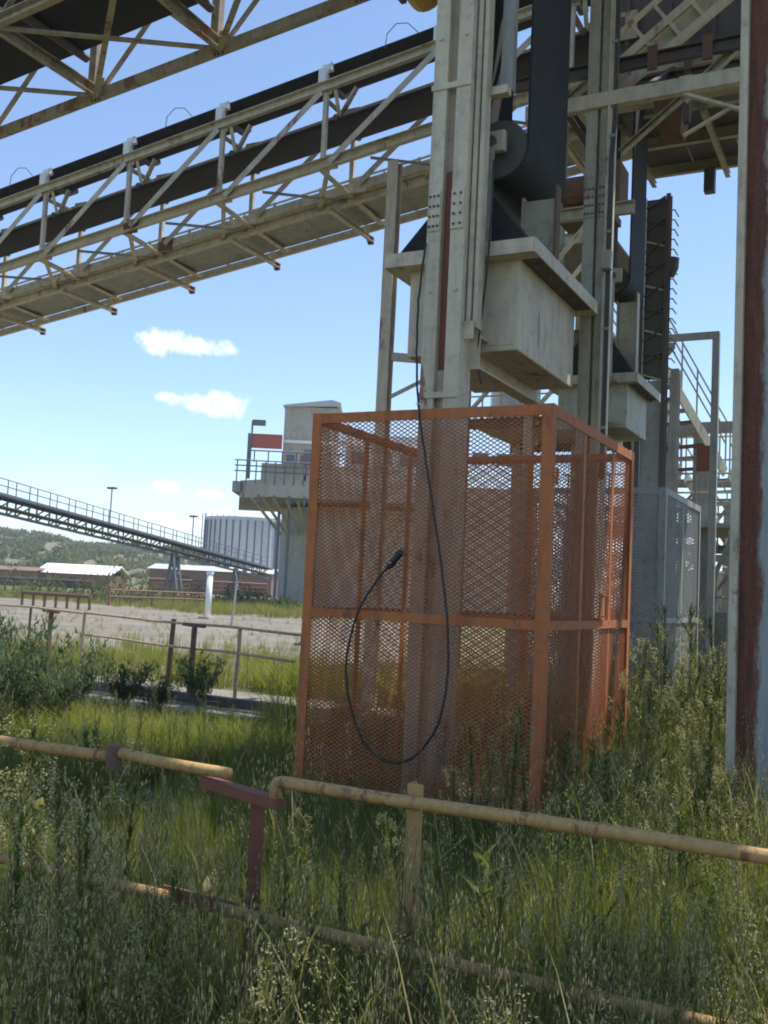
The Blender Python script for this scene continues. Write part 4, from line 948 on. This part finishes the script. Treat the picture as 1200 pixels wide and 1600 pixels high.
def rawmesh(name, V, Fc, Mi, props, link=True):
    me = bpy.data.meshes.new(name); me.vertices.add(len(V)); me.vertices.foreach_set('co', V.ravel())
    me.loops.add(len(Fc)*3); me.loops.foreach_set('vertex_index', Fc.ravel()); me.polygons.add(len(Fc))
    me.polygons.foreach_set('loop_start', np.arange(0, len(Fc)*3, 3, dtype=np.int32)); me.polygons.foreach_set('material_index', Mi)
    for m in VM: me.materials.append(m)
    me.update(calc_edges=True)
    if not link: return me
    o = bpy.data.objects.new(name, me); C.objects.link(o)
    for k, v in props.items(): o[k] = v
    return o
T_GR = [grass_clump(24, .25, .8, .13, .0065).arr() for _ in range(6)]
T_GRS = [grass_clump(16, .08, .26, .14, .008).arr() for _ in range(4)]
T_LU = [lush_clump(26, .2, .6, .2, .012).arr() for _ in range(6)]
T_ST = [seed_stalk(U(.75, 1.15)).arr() for _ in range(8)]
T_BW = [bushy_weed(U(.75, 1.15), 80, U(.5, 1.1), .2).arr() for _ in range(8)]
T_YEL = [grass_clump(14, .3, .9, .35, .03, 6, .2).arr() for _ in range(5)]
T_BL = [broadleaf(U(.35, .75)).arr() for _ in range(5)]+[dead_stalk(U(.7, 1.15)).arr() for _ in range(6)]
def view_xy(px, depth):
    p = CAM+FWD*depth+RGT*((px-600)/F*depth); return p.x, p.y
def in_cage(x, y, mg=.05):
    return (-2.06-mg < x < mg and -mg < y < 2.55+mg)
def on_pad(x, y): return x < -2.6 and 3.6 < y < 6.2
pl_gr, pl_st, pl_bw, pl_sh = [], [], [], []
# foreground and bank, sampled in view-aligned strips so density follows the place not the lens
def fill(out, n, d0, d1, pxa, pxb, s0, s1, nt, ok=lambda x, y: True):
    k = 0
    while k < n:
        d = math.sqrt(U(d0*d0, d1*d1)); x, y = view_xy(U(pxa, pxb), d); k += 1
        if ok(x, y): out.append((x, y, 0, U(s0, s1), U(0, 6.28), random.randrange(nt)))
free = lambda x, y: not in_cage(x, y) and not on_pad(x, y)
front = lambda x, y: free(x, y) and not (-3.2 < x < .7 and -3.3 < y < 0)
low = lambda x, y: (-3.2 < x < .7 and -3.3 < y < 0) and free(x, y)
near = lambda x, y: front(x, y) and not (y < -4.9 and U(0, 1) < .35)
fill(pl_gr, 3000, 1.5, 6.5, -120, 1320, .5, .95, 6, near)
fill(pl_gr, 1300, 4, 9, 300, 950, .3, .5, 6, low)
fill(pl_gr, 900, 6.5, 9.5, -150, 460, .35, .72, 6, front)
fill(pl_gr, 500, 9.5, 13.0, -150, 480, .22, .36, 6, free)
fill(pl_gr, 1300, 6.5, 15, 900, 1320, .7, 1.25, 6, front)
fill(pl_gr, 800, 13, 22, -150, 480, .3, .65, 6, lambda x, y: not on_pad(x, y) and 6.3 < y < 13)
fill(pl_bw, 90, 12, 18, -150, 470, .4, .8, 8, lambda x, y: not on_pad(x, y) and y < 10)
fill(pl_sh, 1100, 9, 24, -150, 520, .6, 1.2, 4, lambda x, y: not on_pad(x, y) or U(0, 1) < .10)
fill(pl_sh, 1700, 2.5, 9, -120, 1320, .7, 1.3, 4, lambda x, y: free(x, y))
fill(pl_gr, 700, 10.4, 17, 430, 960, .7, 1.2, 6, lambda x, y: free(x, y) and y > 2.7)
fill(pl_st, 260, 10.4, 17, 430, 960, .7, 1.1, 8, lambda x, y: free(x, y) and y > 2.7)
fill(pl_st, 900, 2.0, 6.5, -120, 1320, .65, 1.0, 8, near)
fill(pl_st, 70, 4, 8, 300, 950, .5, .75, 8, low)
fill(pl_st, 160, 6.5, 10, -150, 460, .4, .7, 8, front)
fill(pl_st, 160, 7, 14, 900, 1320, .8, 1.2, 8, front)
fill(pl_bw, 260, 2.1, 6.5, -120, 1320, .45, .85, 8, near)
fill(pl_bw, 90, 6.5, 10, -150, 460, .4, .62, 8, front)
fill(pl_bw, 40, 4, 8, 420, 950, .3, .5, 8, low)
fill(pl_bw, 170, 7.5, 15, 950, 1320, .8, 1.3, 8, front)
pl_lu = []
fill(pl_lu, 1150, 6.6, 12.5, -150, 480, .55, 1.0, 6, lambda x, y: front(x, y) and y < 1.7)
fill(pl_lu, 160, 9, 13.5, -150, 480, .3, .5, 6, lambda x, y: free(x, y) and y > 1.5)
fill(pl_lu, 330, 12.5, 22, -150, 480, .35, .8, 6, lambda x, y: not on_pad(x, y) and 6.3 < y < 13)
fill(pl_lu, 350, 2.5, 6.6, -120, 1320, .6, 1.1, 6, near)
fill(pl_lu, 260, 7, 14, 930, 1320, .8, 1.5, 6, front)
fill(pl_lu, 420, 10.4, 17, 430, 960, .8, 1.6, 6, lambda x, y: free(x, y) and y > 2.7)
pl_bl = []
fill(pl_bl, 260, 2.2, 8, -120, 1320, .7, 1.1, 11, near)
fill(pl_bl, 60, 4, 8, 420, 950, .35, .6, 5, low)
fill(pl_bl, 110, 7, 14, 930, 1320, .9, 1.4, 11, front)
fill(pl_st, 260, 1.9, 3.0, -60, 1260, .7, .92, 8)
fill(pl_bw, 110, 1.9, 3.0, -60, 1260, .6, .85, 8)
pl_cage = [(U(-2.0, -.06), U(.1, 2.5), 0, U(.5, 1.0), U(0, 6.28), random.randrange(6)) for _ in range(90)]
pl_cageb = [(U(-1.0, -.1), U(.15, 2.45), 0, U(.6, 1.15), U(0, 6.28), random.randrange(8)) for _ in range(26)]
stuff = dict(kind='stuff', category='grass')
scatter('rank_grass', T_GR, pl_gr+pl_cage, kind='stuff', label='rank green grass filling the ground around the cage', category='grass')
scatter('lush_grass', T_LU, pl_lu, kind='stuff', label='lush sunlit yellow green grass in drooping tufts', category='grass')
scatter('short_grass', T_GRS, pl_sh, kind='stuff', label='short patchy grass between the pad and the gravel yard', category='grass')
scatter('seeding_grass', T_ST, pl_st, kind='stuff', label='tall seeding grass stalks standing among the weeds', category='grass')
scatter('weed_thicket', T_BW, pl_bw+pl_cageb, kind='stuff', label='thicket of leafy weeds with pale seed tips', category='weeds')
scatter('mixed_weeds', T_BL, pl_bl, kind='stuff', label='broad-leaved weeds and dead stalks mixed through the grass', category='weeds')
# yellow-green verge beyond the yard
pl_y = []
for _ in range(3600):
    d = U(46, 92); px = U(-120, 520); x, y = view_xy(px, d)
    if d < 52+max(0, (330-px))*.045: continue
    pl_y.append((x, y, 0, U(.3, .75) if px < 240 else U(.45, 1.0), U(0, 6.28), random.randrange(5)))
for _ in range(260):
    x, y = view_xy(U(-100, 480), U(16, 27)); pl_y.append((x, y, 0, U(.3, .6), U(0, 6.28), random.randrange(5)))
for _ in range(420):
    x, y = view_xy(U(-100, 480), U(20, 50)); pl_y.append((x, y, 0, U(.12, .34), U(0, 6.28), random.randrange(5)))
scatter('verge_grass', T_YEL, pl_y, kind='stuff', label='yellow green grass verge beyond the gravel yard', category='grass')
# individual tall weeds standing clear of the thicket
def plant_mesh(name, v): return rawmesh(name, *v.arr(), {}, link=False)
def plant(meshes, name, label, cat, group, x, y, sc, ro):
    t = thing(name, label, cat, (x, y, 0), group); t.rotation_euler = (0, 0, ro); t.scale = (sc, sc, sc)
    for nm, me in meshes: o = bpy.data.objects.new(nm, me); C.objects.link(o); o.parent = t
    return t
def split_plant(v):
    """stem and foliage as two part meshes"""
    V, Fc, Mi = v.arr(); out = []
    for nm, sel in (('stem', Mi == 4), ('foliage', Mi != 4)):
        f = Fc[sel]; idx = np.unique(f); rm = np.zeros(len(V), np.int32); rm[idx] = np.arange(len(idx)); out.append((nm, rawmesh(nm, V[idx], rm[f], Mi[sel], {}, link=False)))
    return out
PW = [split_plant(bushy_weed(U(1.05, 1.3), 260, U(1.6, 2.6), .30, 1.5)) for _ in range(6)]
for px, d, sc in ((1000, 8.6, 1.25), (1040, 9.2, 1.3), (1075, 8.4, 1.1), (1110, 9.0, 1.25), (1020, 7.4, .95), (1060, 7.2, .85), (1100, 7.6, 1.0), (1150, 7.0, .8), (985, 9.8, 1.2), (1130, 10.2, 1.35), (1090, 10.8, 1.45), (1050, 10.4, 1.45), (1120, 6.2, .95), (1070, 6.0, .8), (1010, 6.4, .85), (1145, 8.3, 1.2)):
    x, y = view_xy(px, d); plant(random.choice(PW), 'tall_weed', 'tall leafy weed with pale seed plumes between the cage and the rust-stained column', 'weed', 'tall weeds right of the cage', x, y, sc, U(0, 6.28))
for px, d, sc in ((800, 5.6, .66), (775, 6.2, .6), (690, 5.0, .42), (560, 4.6, .42), (930, 6.3, .7), (870, 5.2, .6), (815, 6.0, .82), (760, 6.3, .78), (840, 6.4, .8), (735, 5.6, .62), (905, 5.8, .72), (640, 5.2, .5), (500, 5.0, .5), (1010, 5.4, .7), (1165, 5.2, .75), (1080, 4.9, .65)):
    x, y = view_xy(px, d); plant(random.choice(PW), 'tall_weed', 'leafy weed with pale seed tips between the ochre handrail and the cage', 'weed', 'weeds in front of the cage', x, y, sc, U(0, 6.28))
for px, d, sc in ((165, 2.95, .83), (120, 3.6, .86), (30, 2.8, .7), (290, 3.3, .66), (60, 4.2, .9), (230, 4.6, .85), (185, 4.0, .93), (440, 3.2, .6), (195, 2.75, .86), (75, 3.0, .9), (10, 3.3, .95), (150, 3.2, .9), (240, 3.0, .7), (960, 2.9, .62), (1130, 2.9, .68), (790, 2.9, .72), (700, 2.7, .55), (320, 2.6, .5), (560, 2.5, .5), (1040, 2.5, .55)):
    x, y = view_xy(px, d); plant(random.choice(PW), 'tall_weed', 'brownish leafy weed growing up through the ochre handrail', 'weed', 'weeds along the ochre handrail', x, y, sc, U(0, 6.28))
PS = [split_plant(shrub(1.0, .75, 1900)) for _ in range(3)]
for px, d, sc, lb in ((20, 11.5, 1.15, 'large grey green shrub beyond the ochre handrail, beside the pad'), (85, 10.8, .95, 'bushy grey green shrub next to the largest one by the pad'), (-50, 12, 1.2, 'broad grey green shrub at the yard edge'),
                      (215, 13.2, .62, 'low grey green shrub under the weathered handrail joint'), (330, 14.2, .68, 'small shrub at the foot of the short handrail stand'), (265, 12.8, .5, 'tiny grey green shrub on the pad edge'), (130, 12.6, .75, 'grey green shrub between the leaning handrail posts')):
    x, y = view_xy(px, d); plant(random.choice(PS), 'shrub', lb, 'shrub', 'grey green shrubs by the pad', x, y, sc, U(0, 6.28))
# far bushes in the yard
def far_bush(px, d, w_, h, label):
    v = Veg()
    for k in range(420):
        a, r = U(0, 6.28), math.sqrt(U(0, 1))*w_; zq = h*(1-(r/w_)**2)*U(.15, 1.05)+.05; blade(v, Vector((r*math.cos(a), r*math.sin(a), zq*.85)), U(0, 6.28), U(.15, .4), U(.06, .13), U(.1, .9), 7 if U(0, 1) < .7 else 5, 2, .7)
    x, y = view_xy(px, d); o = rawmesh('bush', *v.arr(), {}); o.location = (x, y, 0); tag(o, label, 'bush', 'bushes across the yard')
for px, d, w_, h in ((185, 66, 1.6, 3.1), (215, 70, 2.2, 2.0), (240, 72, 1.8, 1.5), (150, 74, 1.8, 2.2), (80, 78, 2.0, 2.2), (20, 80, 2.4, 2.4), (380, 80, 2.0, 2.0), (410, 78, 1.8, 1.6), (300, 82, 2.0, 1.6), (-40, 78, 2.0, 2.4), (455, 66, 1.2, 1.1)):
    far_bush(px, d, w_, h, 'rounded dark green bush across the gravel yard near the sheds')
# hillside scrub, one mass
dg = bpy.context.evaluated_depsgraph_get(); dg.update()
T_SC = []
for _ in range(5):
    v = Veg()
    for k in range(60):
        a, r = U(0, 6.28), math.sqrt(U(0, 1)); blade(v, Vector((r*math.cos(a), r*math.sin(a), U(.05, .9)*(1-r*r*.6))), U(0, 6.28), U(.3, .6), U(.2, .4), U(.1, .9), 7 if U(0, 1) < .75 else 2, 2, .6)
    T_SC.append(v.arr())
pl_h = []; he = hill.evaluated_get(dg)
for _ in range(1500):
    px, d = U(-700, 560), U(236, 520); x, y = view_xy(px, d); ok, loc, nrm, idx = he.ray_cast(Vector((x, y, 300)), Vector((0, 0, -1)))
    if ok: pl_h.append((x, y, loc.z-.2, U(1.1, 3.2), U(0, 6.28), random.randrange(5)))
scatter('hillside_scrub', T_SC, pl_h, kind='stuff', label='bushveld scrub covering the distant hill', category='scrub')

# ------------------------------------------------------------------ air
hz = MB().box(-1520, 1520, -520, 1720, -1.2, 48).build('haze', None, kind='stuff')
hz.data.materials.clear(); hm = bpy.data.materials.new('pale_air'); hm.use_nodes = True; ht_ = hm.node_tree; ht_.nodes.clear()
pv = ht_.nodes.new('ShaderNodeVolumePrincipled'); pv.inputs['Color'].default_value = (.9, .94, 1, 1); pv.inputs['Density'].default_value = .0005; pv.inputs['Anisotropy'].default_value = .3
ho = ht_.nodes.new('ShaderNodeOutputMaterial'); ht_.links.new(pv.outputs[0], ho.inputs['Volume']); hz.data.materials.append(hm)
